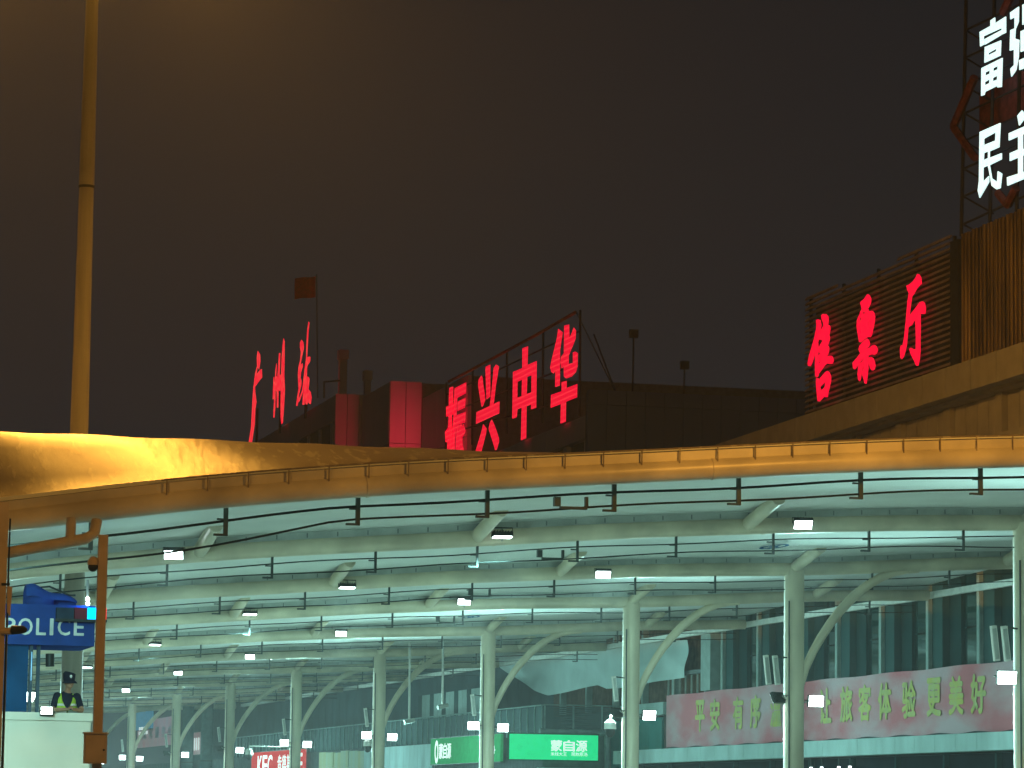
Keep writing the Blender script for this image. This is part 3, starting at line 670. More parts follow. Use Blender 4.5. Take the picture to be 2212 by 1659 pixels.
# more signs and boards deep under the canopy on the left
M_PINK = mat('faded_pink_banner', (0.62, 0.42, 0.45), 0.7, emit=(0.5, 0.33, 0.36), estr=.25, var=0.08, scale=0.5, col2=(0.52, 0.52, 0.54))
M_BLUES = mat('blue_notice', (0.10, 0.28, 0.42), 0.6, emit=(0.05, 0.2, 0.33), estr=.5)
s4, X_, ya, yb_, zb_, zt_ = side_sign(300, 385, 1552, 1612, M_PINK, 'pale_pink_banner', 'faded pink banner below the blue notice far under the canopy', 40.6)
for k in range(5): glyph('旅客服务中'[k], (X_, yb_-(yb_-ya)*(.15+.16*k), zb_+(zt_-zb_)*.3), (0, -1, 0), (0, 0, 1), (yb_-ya)*.10, (zt_-zb_)*.4, .02, mat('pale_letter', (.7, .72, .72), .7), s4)
s5, X_, ya, yb_, zb_, zt_ = side_sign(294, 330, 1555, 1618, M_BLUES, 'blue_notice', 'blue notice board with pale print beside the eighth column', 38.8)
s5.location.z += 1.6; 
for k in range(4):
    for j in range(2): MB().box((X_-.012, yb_-(yb_-ya)*(.35+.14*k), zb_+(zt_-zb_)*(.5+.16*j)), (X_+.004, yb_-(yb_-ya)*(.26+.14*k), zb_+(zt_-zb_)*(.60+.16*j))).build('print_line', M_LIT, s5)
for o in s5.children: o.location.z += 0
s6, X_, ya, yb_, zb_, zt_ = side_sign(418, 438, 1582, 1630, M_PINK, 'pink_poster', 'narrow pink poster between the two dark far pillars', 40.7)
for k in range(3): MB().box((X_-.012, ya+(yb_-ya)*(.25+.22*k), zb_+(zt_-zb_)*.2), (X_+.004, ya+(yb_-ya)*(.33+.22*k), zb_+(zt_-zb_)*.75)).build('print_line', M_LIT, s6)
# dark clad pillars
M_PIL = mat('dark_clad_pillar', (0.08, 0.13, 0.14), 0.4, var=0.1)
for x, nm in ((408, 'left'), (449, 'right')):
    p = onX(x, 1500, 39.6)
    t = thing('clad_pillar', nm + ' one of two dark clad pillars behind the far columns', 'pillar', (39.6, p.y, 0), 'dark clad pillars')
    MB().tube([(39.6, p.y, 0), (39.6, p.y, 9.3)], 0.46, 16).build('shaft', M_PIL, t, True)
    MB().tube([(39.6, p.y, 5.0), (39.6, p.y, 5.06)], 0.47, 16).build('joint_ring', M_JOINT, t, True)
# strip lights under the shop block's edge
for k in range(12):
    y = 157.6+3.4*k
    t = thing('strip_light', ('nearest white strip light' if k == 0 else ORD[min(k+1, 10)] + ' white strip light' if k < 10 else ('eleventh', 'twelfth')[k-10] + ' white strip light') + ' under the shop block edge, counted from the bright sign', 'strip light', (XB+.6, y, 2.95), 'strip lights under the shop block')
    MB().box((XB-.25, y, 2.93), (XB-.16, y+2.6, 3.0)).build('tube', M_TUBEL, t); MB().box((XB-.28, y-.02, 3.002), (XB-.13, y+2.62, 3.06)).build('batten', M_WHITE, t)
for k in range(4):
    x = 41.3+.95*k
    t = thing('end_strip_light', ['leftmost', 'second', 'third', 'rightmost'][k] + ' of the short strip lights under the bright green sign', 'strip light', (x, YB-.3, 3.0), 'strip lights under the green sign')
    MB().box((x, YB-.5, 2.96-.06*(k % 2)), (x+.82, YB-.42, 3.03-.06*(k % 2))).build('tube', M_TUBEL, t); MB().box((x-.02, YB-.53, 3.032-.06*(k % 2)), (x+.84, YB-.39, 3.08)).build('batten', M_WHITE, t)

# ================================================================== station main hall, far behind
M_PANEL = mat('far_stone_panel', (0.36, 0.39, 0.46), 0.6, var=0.06, scale=0.2)
M_BLUEW = mat('slate_metal_panel', (0.10, 0.13, 0.24), 0.5, var=0.08, scale=0.2)
mh = thing('main_station_hall', 'distant stone station hall with stepped towers carrying the red roof characters', 'building', (60, 240, 0))
ZP = 34.1; ZW = 25.83
def panels(ax, fix, a0, a1, z0, z1, na, nz_, m, parent, t=.35, gap=.05):
    for i in range(na):
        for j in range(nz_):
            u0, u1 = a0+(a1-a0)*i/na+gap/2, a0+(a1-a0)*(i+1)/na-gap/2; w0, w1 = z0+(z1-z0)*j/nz_+gap/2, z0+(z1-z0)*(j+1)/nz_-gap/2
            if ax == 'Y': MB().box((u0, fix, w0), (u1, fix+t, w1)).build('facing_panel', m, parent)
            else: MB().box((fix, u0, w0), (fix+t, u1, w1)).build('facing_panel', m, parent)
# centre block, parapet in plane X=50.9 from Y=260.5 back
hbox('centre_core', 51.6, 90, 261, 330, 0, ZP-1.8, M_CORE, mh)
for k in range(14): hbox('parapet_panel', 50.9, 51.5, 260.6+5*k, 265.54+5*k, ZP-2.0, ZP, M_PANEL, mh)
for k in range(14): hbox('window_pier', 51.0, 51.6, 262+5*k, 262.9+5*k, 15, ZP-2.02, M_PANEL, mh)
X0, X1 = onY(725, 850, 259.5).x, onY(800, 850, 259.5).x
hbox('tower_core', X0+.4, 90, 260, 300, 0, ZP-.05, M_CORE, mh)
panels('Y', 259.5, X0, X1+.1, 15, ZP, 3, 4, M_PANEL, mh)
X2, X3 = onY(843, 830, 249).x, onY(912, 830, 249).x
hbox('tower_core', X2+.36, 90, 249.4, 262, 0, 33.9, M_CORE, mh)
panels('Y', 249, X2, X3, 14.9, 33.95, 2, 4, M_PANEL, mh)
panels('X', X2, 249.36, 259.4, 15, 33.9, 2, 4, M_PANEL, mh, .3)
hbox('tower_back', X3+.4, 90, 234, 262, 0, 32.6, M_CORE, mh)
panels('X', X3+.03, 234, 248.9, 14.9, 32.7, 3, 4, M_PANEL, mh, .35)
# wing with its parapet in plane X=54.5
for k in range(14): hbox('parapet_panel', 54.5, 55.0, 197.8+3.6*k, 201.36+3.6*k, ZW-1.4, ZW, M_PANEL, mh)
hbox('wing_core', 55.02, 90, 197.9, 248.9, 0, ZW-1.0, M_CORE, mh)
for k in range(10): hbox('window_pier', 54.7, 55.01, 199+5*k, 199.8+5*k, 12, ZW-1.42, M_PANEL, mh)
# crosswise slate block
XA, XZ = onY(1270, 850, 197).x, onY(1760, 850, 197).x
n_ = 12
ztop = onY(1500, 852, 197).z
for i in range(n_):
    u0, u1 = XA+(XZ-XA)*i/n_+.02, XA+(XZ-XA)*(i+1)/n_-.02
    hbox('slate_panel', u0, u1, 197.0, 197.4, 14, ztop-.9, M_BLUEW, mh); hbox('slate_cap', u0, u1, 196.9, 197.4, ztop-.88, ztop, M_BLUEW, mh)
hbox('slate_core', XA+.1, XZ, 197.42, 197.85, 0, ztop-.1, M_CORE, mh)
# roof stubs
for (x0, x1, yt, yb, Y) in ((735, 749, 755, 850, 268), (789, 801, 800, 850, 262)):
    a, b_ = onY(x0, yt, Y), onY(x1, yb, Y); s = MB().box((a.x, Y, b_.z-1), (b_.x, Y+.6, a.z-.8)).build('roof_stack', M_PANEL, mh); MB().box((a.x-.1, Y-.1, a.z-.79), (b_.x+.1, Y+.7, a.z)).build('stack_cap', M_PANEL, s)
MB().tube([onY(700, 860, 266), onY(700, 825, 266), onY(735, 822, 266)], .09, 6).build('roof_railing', M_FRAME, mh)

zE, zG = zoomer(1760, 1480, .21099), zoomer(2020, 1280, .3013)
rs = thing('wing_roof_sign', 'four bold red lined characters standing on the wing of the station hall', 'sign', (54.2, 215, ZW))
G_ZHEN = [[(175,335),(245,315),(235,640),(250,650),(245,830),(215,860),(210,1050),(215,1120),(205,1300),(190,1640),(125,1640),(140,1370),(105,1370),(90,1180),(150,1090),(165,880),(115,885),(115,695),(165,680),(165,560)],
 [(275,345),(490,235),(485,440),(320,530),(305,860),(480,795),(470,990),(300,1050),(280,1300),(265,1640),(198,1640),(218,1300),(237,1050),(257,850),(262,560)],[(330,600),(480,525),(465,710),(330,780)],
 [(310,1055),(350,1040),(345,1300),(350,1640),(285,1640),(300,1300)],[(365,1040),(405,1025),(415,1090),(440,1030),(475,1150),(470,1180),(415,1280),(420,1420),(480,1640),(362,1640),(352,1350)]]
G_XING = [[(780,105),(800,150),(815,300),(840,450),(850,570),(810,670),(790,700),(770,600),(745,450),(720,280),(730,190)],[(860,0),(865,-60),(945,-100),(945,500),(880,555),(870,300)],[(1015,-40),(1060,-100),(1110,-70),(1090,60),(1050,300),(1010,650),(940,680),(965,500),(985,300),(1005,100)],[(690,800),(1120,595),(1115,820),(680,1020)],
 [(815,1030),(875,1110),(865,1200),(820,1380),(750,1640),(640,1640),(720,1380),(780,1180)],[(975,940),(1010,1010),(1060,1140),(1110,1300),(1110,1360),(1070,1500),(1045,1520),(1010,1400),(960,1240),(920,1120),(940,1010)]]
G_ZHONG = [[[(230,375),(300,350),(292,600),(415,545),(408,1165),(345,1185),(345,1120),(280,1145),(275,1570),(210,1595),(220,1160),(160,1185),(150,1290),(95,1310),(105,690),(228,640)],[(160,820),(225,790),(218,1010),(158,1035)],[(290,755),(352,730),(348,960),(282,985)]]]
G_HUA = [[(705,118),(760,165),(745,260),(725,400),(722,870),(665,888),(668,660),(640,710),(615,690),(598,630),(620,520),(660,360),(690,230)],
 [(785,75),(845,60),(850,250),(890,160),(910,100),(935,140),(930,250),(890,350),(840,470),(838,585),(900,570),(900,430),(930,420),(960,440),(955,620),(935,690),(880,750),(810,775),(780,750),(778,610),(750,640),(735,560),(745,490),(780,440)],
 [(750,825),(812,808),(812,905),(955,850),(950,1025),(805,1085),(800,1350),(735,1375),(740,1115),(605,1165),(610,995),(750,945)]]
for z, G in ((zE, G_ZHEN), (zE, G_XING), (zG, G_ZHONG), (zG, G_HUA)): sign_glyph(z, G, 54.2, .04, M_REDS, rs)
z3 = zoomer(900, 1200, .7233)
M_RSTRIP = mat('dull_red_strip', (0.25, 0.05, 0.04), 0.5)
for p, q in (((1240, 450), (1440, 345)), ((1440, 345), (1700, 205)), ((1700, 205), (1935, 70))): bar(z3, p, q, 54.9, .12, M_RSTRIP, rs, 'top_strip')
for x, yt, yb in ((1225, 455, 850), (1370, 385, 800), (1560, 275, 740), (1760, 170, 680), (1965, 55, 640)): bar(z3, (x, yt), (x-4, yb), 55.1, .08, M_FRAME, rs, 'frame_post')
for dy in (90, 230, 380): bar(z3, (1228, 455+dy*.75), (1960, 60+dy*1.25), 55.0, .06, M_FRAME, rs, 'frame_rail')
bar(z3, (2040, 190), (2165, 520), 56.0, .05, M_FRAME, rs, 'guy_wire'); bar(z3, (1940, 60), (2165, 520), 56.0, .04, M_FRAME, rs, 'guy_wire')
cs = thing('station_name_sign', 'three tall glowing red brush characters on the centre of the station hall', 'sign', (50.5, 285, ZP))
zH, zI, zJ = zoomer(980, 1380, .2532), zoomer(1070, 1330, .2411), zoomer(1160, 1260, .241)
G_GUANG = [[(200,90),(235,150),(240,250),(220,390),(205,350),(190,370),(180,460),(240,390),(262,380),(268,510),(220,570),(155,660),(160,760),(178,900),(160,1000),(150,1250),(105,1550),(55,1550),(95,1300),(105,1100),(118,850),(130,680),(145,560),(160,440),(190,330),(185,200)]]
G_ZHOU = [[(265,95),(280,150),(280,400),(275,700),(285,950),(270,1250),(250,1500),(230,1520),(215,1400),(215,1200),(220,950),(205,970),(180,960),(175,1245),(155,1245),(150,980),(130,950),(125,1250),(110,1415),(95,1410),(100,1250),(110,1100),(85,1110),(90,950),(100,735),(110,740),(112,860),(120,800),(130,620),(145,510),(150,560),(140,720),(162,740),(175,560),(190,340),(210,345),(200,600),(195,720),(225,690),(235,400),(250,200)]]
G_ZHAN = [[(190,410),(220,460),(225,560),(210,620),(190,720),(170,830),(205,800),(210,850),(180,950),(170,1040),(185,1080),(185,1160),(150,1300),(140,1400),(120,1510),(100,1510),(110,1420),(140,1220),(135,1100),(130,1000),(140,860),(165,760),(180,620),(165,540),(165,460)],
 [(305,110),(320,130),(305,250),(290,500),(280,700),(320,690),(335,700),(330,770),(290,830),(280,860),(275,1020),(300,1025),(320,1060),(310,1180),(300,1230),(340,1280),(355,1370),(340,1480),(320,1470),(300,1440),(280,1485),(260,1480),(245,1400),(235,1490),(205,1490),(215,1250),(160,1420),(135,1450),(150,1380),(200,1250),(220,1080),(240,900),(265,720),(270,500),(285,250)]]
for z, G in ((zH, G_GUANG), (zI, G_ZHOU), (zJ, G_ZHAN)): sign_glyph(z, G, 50.5, .03, M_REDN, cs)
for x in (556, 606, 661):
    p = onX(x, 930, 50.9); MB().box((50.75, p.y-.1, ZP-.5), (50.95, p.y+.1, ZP+3)).build('stand', M_FRAME, cs)
lamp('neon_light', (53.9, 233.0, 29.0), (-.05, 1, 0), 190, (1, .02, .05), 2.0, 4.0, rs, 45)
# flag on the hall roof
fl = thing('roof_flag', 'dim red flag flying above the far station hall', 'flag', onY(684, 850, 275))
MB().tube([onY(686, 860, 275), onY(684, 592, 275)], .05, 6).build('flag_pole', M_FRAME, fl)
fa = onY(682, 597, 275); fb = onY(637, 640, 275)
MB().grid(lambda u, v: (fa.x+(fb.x-fa.x)*u, 275+.25*math.sin(u*7)+.1*math.sin(v*5), fa.z-.25*u+(fb.z-fa.z)*v), 16, 6).build('cloth', mat('red_flag_cloth', (0.55, 0.008, 0.008), 0.8), fl, True)
# slim masts behind the slate block
for x, yt, nm in ((1366, 712, 'left'), (1476, 780, 'right')):
    p = onY(x, 850, 230); q = onY(x+3, yt, 230)
    t = thing('roof_mast', nm + ' one of two thin dark masts behind the slate block', 'mast', p, 'thin roof masts')
    MB().tube([p - Vector((0, 0, 2)), q], .07, 6).build('pole', M_FRAME, t); MB().box((q.x-.3, 229.8, q.z-.6), (q.x+.3, 230.2, q.z)).build('head', M_FRAME, t)

# ================================================================== high mast with sodium lamps, through the canopy roof
M_MAST = mat('mast_galvanised', (0.30, 0.27, 0.22), 0.5, spec=0.4, var=0.15, scale=1.0, stretch=(3, 3, .12))
YM = 88.0; pm = onY(170, 965, YM); XM = pm.x
mast = thing('high_mast', 'tall tapering lighting mast rising above the left of the canopy', 'lighting mast', (XM, YM, 0))
def mr(z): return .315 - .0068*z
zj = onY(180, 402, YM).z
MB().tube([(XM, YM, 0), (XM, YM, zj)], [mr(0), mr(zj)], 16).build('lower_shaft', M_MAST, mast, True)
MB().tube([(XM, YM, zj+.02), (XM, YM, 27.5)], [mr(zj)+.012, mr(27.5)], 16).build('upper_shaft', M_MAST, mast, True)
MB().tube([(XM, YM, zj-.05), (XM, YM, zj+.018)], mr(zj)+.016, 16).build('joint_collar', M_JOINT, mast, True)
MB().tube([(XM+1.4*math.cos(k*math.pi/10), YM+1.4*math.sin(k*math.pi/10), 25.9) for k in range(21)], .06, 6, False).build('lamp_ring', M_MAST, mast)
M_SODL = mat('sodium_lens', (1, .7, .3), .5, emit=(1, .5, .08), estr=30)
for k in range(6):
    q = k*math.pi/3 + .3; c, s = math.cos(q), math.sin(q); p = Vector((XM+1.7*c, YM+1.7*s, 25.5)); d = Vector((c*.85, s*.85, -.5))
    h = MB().box((p.x-.28, p.y-.28, p.z+.03), (p.x+.28, p.y+.28, p.z+.35)).build('lamp_head', M_MAST, mast)
    MB().box((p.x-.24, p.y-.24, p.z), (p.x+.24, p.y+.24, p.z+.028)).build('lens', M_SODL, h)
    lamp('sodium_light', p + d*.5 + Vector((0, 0, -.1)), d, MAST_W, SODIUM, .45, None, mast, 150)
# street lamps of the forecourt road, either side of the view
for (x, y, nm) in ((-1.5, 44.0, 'left'), (22.5, 47.0, 'right')):
    t = thing('street_lamp', 'sodium street lamp on the forecourt road, on the ' + nm + ' side', 'street lamp', (x, y, 0), 'forecourt street lamps')
    MB().tube([(x, y, 0), (x, y, 11.2)], [.11, .07], 12).build('post', M_MAST, t, True)
    MB().tube([(x, y, 11.2), (x, y+.5, 11.8), (x, y+2.0, 12.0)], .045, 8).build('arm', M_MAST, t, True)
    h = MB().box((x-.16, y+1.7, 11.95), (x+.16, y+2.6, 12.13)).build('lamp_head', M_MAST, t); MB().box((x-.12, y+1.8, 11.92), (x+.12, y+2.5, 11.948)).build('lens', M_SODL, h)
    lamp('sodium_light', (x, y+2.15, 11.88), (.1, .75, -.65), STREET_W*(1.0 if nm == 'left' else 2.0), SODIUM, .3, .6, t)

# ================================================================== police booth at the left
M_BWALL = mat('white_booth_panel', (0.62, 0.66, 0.58), 0.5, var=0.04, scale=1.0)
M_PBLUE = mat('police_blue', (0.02, 0.06, 0.25), 0.4, var=0.08)
M_PLET = mat('white_sign_letter', (0.62, 0.70, 0.68), 0.5)
M_ALU = mat('dark_aluminium', (0.06, 0.10, 0.14), 0.4, metal=.4)
YP = 68.0
def bx(x0, y0, x1, y1, Ya, Yb, name, m, parent):      # a box whose front face spans the given view rectangle at depth Ya
    a, b_ = onY(x0, y1, Ya), onY(x1, y0, Ya); return MB().box((a.x, Ya, a.z), (b_.x, Yb, b_.z)).build(name, m, parent)
bl = onY(198, 1541, YP)
booth = thing('police_booth', 'raised white police booth with blue sign band at the left edge', 'police booth', (bl.x-1.5, YP+1, 0))
hx = bl.x
MB().box((hx-3.4, YP, 0), (hx-.02, YP+.08, bl.z-.16)).build('front_panel', M_BWALL, booth)
MB().box((hx-.10, YP+.082, 0), (hx, YP+2.2, bl.z-.16)).build('side_panel', M_BWALL, booth)
MB().box((hx-3.4, YP-.03, bl.z-.157), (hx+.02, YP+.14, bl.z)).build('sill', M_BWALL, booth)
MB().box((hx-3.4, YP+.15, bl.z-1.15), (hx-.12, YP+2.2, bl.z-1.05)).build('floor', M_ALU, booth)
sg = bx(10, 1309, 206, 1391, YP-.10, YP+2.2, 'sign_band', M_PBLUE, booth)
a_, b_ = onY(0, 1372, YP-.105), onY(0, 1333, YP-.105)
for ch, x0, x1 in (('P', 6, 34), ('O', 38.5, 71), ('L', 77.5, 100), ('I', 107, 116), ('C', 124, 152), ('E', 159, 182)):
    l0, l1 = onY(x0, 1372+ (x0-90)*.014, YP-.105), onY(x1, 1335, YP-.105)
    glyph(ch, (l0.x, YP-.105, l0.z), (1, 0, 0), (0, 0, 1), l1.x-l0.x, .338, .02, M_PLET, sg, bold=0.012)
# cabin: glazed left part with posts, open on the right
M_BGLASS = mat('blue_lit_glass', (0.01, 0.05, 0.12), 0.15, emit=(0.0, 0.10, 0.28), estr=.15, var=.2, scale=1.2)
bx(-40, 1393, 62, 1540, YP+.10, YP+.14, 'window_pane', M_BGLASS, booth)
for x0, x1 in ((60, 72), (76, 88)): bx(x0, 1392, x1, 1541, YP+.06, YP+.18, 'cabin_post', M_ALU, booth)
bx(66, 1408, 70, 1470, YP+.04, YP+.055, 'lit_door_edge', mat('pale_blue_trim', (.4, .6, .8), .4, emit=(.1, .35, .6), estr=.8), booth)
bx(203, 1392, 209, 1541, YP+.05, YP+.12, 'cabin_post', M_ALU, booth)
cb = MB().tube([onY(108, 1412, YP+.6), onY(108, 1440, YP+.6)], .09, 10).build('hanging_camera', M_HOUS, booth, True)
# light bar in front of the sign band
lb = thing('light_bar', 'police light bar with lit blue and red ends on the booth sign', 'light bar', onY(175, 1338, YP-.25))
M_LBD = mat('unlit_light_segment', (0.03, 0.05, 0.08), .3); M_LBR = mat('unlit_red_segment', (0.14, 0.03, 0.05), .3)
M_LBB = mat('lit_blue_segment', (.0, .3, .8), .3, emit=(0.0, 0.42, 1.0), estr=3.0); M_LBRL = mat('lit_red_segment', (.8, .02, .02), .3, emit=(1.0, 0.02, 0.02), estr=2.5)
for x0, x1, m in ((122, 160, M_LBD), (161, 189, M_LBR), (190.5, 207.5, M_LBB), (209, 221, M_LBD), (222, 230, M_LBRL)):
    bx(x0, 1313, x1, 1338, YP-.30, YP-.12, 'segment', m, lb)
bx(121, 1338.6, 231, 1341.5, YP-.31, YP-.11, 'base_rail', M_HOUS, lb)
lamp('blue_light', onY(199, 1325, YP-.36), (0.0, -.3, -.1), 14, (.05, .4, 1), .15, .2, lb)
lamp('blue_side_light', onY(188, 1306, YP-.22), (-1, .6, -.2), 3, (.05, .3, 1), .15, .15, lb)
# dark bundle and its tube frame on top of the booth
bd = thing('covered_searchlight', 'dark blue covered bundle on a tube frame on top of the booth', 'searchlight', onY(110, 1309, YP+.5))
c0 = onY(92, 1296, YP+.6)
def bund(u, v):
    t = v*math.pi; x = -.36+1.05*u; r = .20*(1-u)**.6*1.0 + .07 + .05*math.sin(u*9)*(1-u)
    return (c0.x+x, YP+.6 - r*math.cos(t*2)*1.3, c0.z-.10 + r*(.55+.9*math.sin(t*2)) if v < .5 else c0.z-.14)
MB().grid(bund, 24, 16).build('cover', M_PBLUE, bd, True)
MB().sphere((c0.x-.05, YP+.6, c0.z-.02), .27, 16, 10, (1.05, 1.2, .85)).build('drum', M_PBLUE, bd, True)
MB().tube([onY(60, 1310, YP+.5), onY(72, 1270, YP+.5), onY(107, 1267, YP+.5), onY(150, 1286, YP+.5), onY(163, 1286, YP+.5)], .022, 6).build('tube_frame', M_HOUS, bd)
# rod with two white globe bulbs
rd = thing('globe_lamp', 'thin rod with two small white globe bulbs beside the booth sign', 'lamp', onY(189, 1312, YP+.8))
MB().tube([onY(189, 1252, YP+.8), onY(189, 1312, YP+.8)], .028, 6).build('rod', M_RAIL, rd)
for y in (1294, 1304): p = onY(189.5, y, YP+.74); MB().sphere(p, .042, 12, 8).build('bulb', M_LED, rd, True)
floodlight((4.6, 60.2, 6.2), (.35, .85, -.42), 'added floodlight under the front tube turned to the police booth, outside the picture', .5, .34, None, arm=(4.6, 60.3, 6.5), watts=.8)  # extra unseen lamp, put in to throw cool light on the booth front
# small bright lamp on the booth sill
p = onY(101, 1536, YP-.1)
floodlight(p, (-.2, -1, .3), 'small lit floodlight standing on the white sill of the booth', .26, .17, None, watts=.12)

# orange-lit pole with cabinet and dome camera in front of the booth
YO = 57.0
M_OR = mat('pole_paint', (0.50, 0.42, 0.33), 0.5, var=0.06)
pt, pb = onY(221.5, 1156, YO), onY(209, 1659, YO)
xo = onY(216, 1400, YO).x
po = thing('camera_pole', 'square pole with a junction cabinet and dome camera in front of the booth', 'pole', (xo, YO, 0))
MB().box((xo-.075, YO-.075, 0), (xo+.075, YO+.075, pt.z)).build('shaft', M_OR, po)
ca, cb_ = onY(182, 1649, YO-.25), onY(232, 1586, YO-.25)
cab = MB().box((ca.x, YO-.25, ca.z), (cb_.x, YO-.08, cb_.z)).build('cabinet', M_OR, po)
MB().box((ca.x-.02, YO-.27, cb_.z+.002), (cb_.x+.02, YO-.06, cb_.z+.03)).build('cabinet_lid', M_OR, cab)
MB().box((ca.x+.02, YO-.258, ca.z+.02), (cb_.x-.02, YO-.2505, cb_.z-.02)).build('cabinet_door', M_OR, cab)
lk = onY(224, 1620, YO-.26); MB().tube([(lk.x, YO-.275, lk.z), (lk.x, YO-.2585, lk.z)], .018, 10).build('lock', M_HOUS, cab)
dc = onY(201, 1218, YO)
dm = thing('dome_camera', 'dark dome camera fixed to the left side of the square pole', 'camera', dc)
MB().tube([(dc.x, YO, dc.z-.02), (dc.x, YO, dc.z+.06), (dc.x, YO, dc.z+.12)], [.10, .09, .04], 14).build('shroud', M_OR, dm, True); MB().sphere((dc.x, YO, dc.z-.05), .085, 14, 9).build('dome', M_HOUS, dm, True)
MB().tube([(dc.x, YO, dc.z+.08), (xo-.07, YO, dc.z+.08)], .03, 8).build('arm', M_OR, dm)
# gantry post cropped by the left edge, with loudspeaker and bracket lamp
YG = 56.0
gx = onY(1, 1400, YG).x
gp = thing('gantry_post', 'brown post cropped by the left edge of the picture', 'post', (gx, YG, 0))
MB().box((gx-.10, YG-.09, 0), (gx+.055, YG+.09, onY(0, 1085, YG).z)).build('shaft', M_OR, gp)
MB().tube([(gx+.075, YG-.06, .5), (gx+.085, YG-.06, onY(0, 1120, YG).z)], .016, 6).build('conduit', M_DARK, gp)
MB().tube([(gx+.105, YG-.02, .5), (gx+.10, YG-.02, onY(0, 1250, YG).z)], .012, 6).build('conduit', M_RAIL, gp)
sp_ = onY(19, 1330, YG-.1)
sk = thing('post_loudspeaker', 'tilted slim loudspeaker on the post at the left edge', 'loudspeaker', sp_)
MB().prism([[onY(x, y, YG-.15) for x, y in ((16, 1266), (27, 1268), (22, 1330), (16, 1322))]], (0, .12, 0)).build('cabinet', M_OR, sk)
MB().tube([onY(3, 1262, YG-.1), onY(21, 1262, YG-.1)], .02, 6).build('bracket', M_HOUS, sk)
ah = thing('bracket_camera', 'dark camera on a short bracket from the post at the left edge', 'camera', onY(20, 1365, YG-.2))
MB().tube([onY(2, 1364, YG-.1), onY(25, 1363, YG-.2)], [.05, .06], 8).build('bracket', M_OR, ah)
MB().tube([onY(25, 1361, YG-.2), onY(50, 1360, YG-.25), onY(58, 1362, YG-.25)], [.075, .065, .03], 10).build('body', M_HOUS, ah, True)
# cctv cameras hung on rods and on columns
for (x, yt, yb, Y, lab) in ((957, 1378, 1524, 152.5, 'right one'), (885, 1390, 1556, 153.0, 'left one')):
    a, b_ = onY(x, yt, Y), onY(x-1, yb, Y)
    t = thing('hanging_camera', 'bullet camera on a long white rod behind the columns, ' + lab + ' of two', 'camera', a, 'cameras on white rods')
    MB().tube([a+Vector((0, 0, .6)), b_], .055, 8).build('rod', M_WHITE, t); MB().tube([b_+Vector((-.25, -.1, -.1)), b_+Vector((.25, .05, .02))], .10, 10).build('body', M_RAIL, t, True)
    MB().tube([b_, b_+Vector((0, 0, -.1))], .07, 8).build('joint', M_WHITE, t)
for (x, y, i, lab) in ((1318, 1575, 3, 'third'), (794, 1612, 5, 'fifth'), (538, 1630, 6, 'sixth')):
    Y = FRAMES[i]-.2; p = onY(x, y, Y)
    t = thing('column_dome_camera', 'white dome camera on an arm left of the ' + lab + ' column from the right', 'camera', p, 'dome cameras on columns')
    MB().tube([(XC-.25, Y, p.z+.42), (p.x, Y, p.z+.44), (p.x, Y, p.z+.30)], .035, 8).build('arm', M_WHITE, t)
    MB().tube([(p.x, Y, p.z+.0), (p.x, Y, p.z+.22), (p.x, Y, p.z+.32)], [.21, .20, .08], 14).build('shroud', M_WHITE, t, True); MB().sphere((p.x, Y, p.z-.08), .17, 14, 9, (1, 1, 1.25)).build('dome', M_HOUS, t, True)

# ================================================================== police officer behind the sill, looking down at a phone
def remesh(b, name, m, parent, vox=.012):
    o = b.build(name, m, parent, True); md = o.modifiers.new('r', 'REMESH'); md.mode = 'VOXEL'; md.voxel_size = vox; md.use_smooth_shade = True
    sm = o.modifiers.new('s', 'SMOOTH'); sm.factor = .5; sm.iterations = 4; return o
YO2 = YP+.62
hp = onY(149, 1500, YO2)                               # chin height
fx = onY(143, 1540, YO2).x; fz = bl.z - 1.05
per = thing('person', 'officer in dark cap and yellow-green safety vest behind the booth sill holding a phone', 'person', (fx, YO2, fz))
S = lambda x, y, z: Vector((fx+x, YO2+y, fz+z))
skin = mat('skin', (0.35, 0.20, 0.13), .55); M_UNI = mat('navy_uniform', (0.012, 0.018, 0.035), .8); M_VEST = mat('safety_vest', (0.35, 0.55, 0.06), .7, var=.1); M_REFL = mat('reflective_tape', (.6, .64, .62), .35)
b = MB()                                               # one body: legs, torso, neck, head, arms, hands with fingers
b.tube([S(-.12, 0, .04), S(-.11, 0, .48), S(-.09, 0, .92)], [.06, .075, .10], 10); b.tube([S(.12, 0, .04), S(.11, 0, .48), S(.09, 0, .92)], [.06, .075, .10], 10)
b.tube([S(0, 0, .88), S(0, .02, 1.05), S(0, .02, 1.28), S(0, -.01, 1.42), S(.01, -.04, 1.50)], [.15, .155, .175, .14, .07], 12)
b.tube([S(.01, -.04, 1.44), S(.015, -.07, 1.58)], .058, 10)
b.sphere(S(.03, -.10, 1.665), .10, 14, 10, (.82, 1.0, 1.18)); b.sphere(S(.045, -.175, 1.605), .06, 10, 8, (.9, .8, .8))
b.tube([S(.045, -.20, 1.66), S(.05, -.225, 1.625)], [.012, .018], 8)
for s in (-1, 1): b.sphere(S(.03+s*.085, -.08, 1.65), .022, 8, 6, (.5, 1, 1.4)); b.sphere(S(.04+s*.033, -.188, 1.672), .012, 8, 6)
HND = {-1: S(-.015, -.38, 1.13), 1: S(.085, -.38, 1.13)}
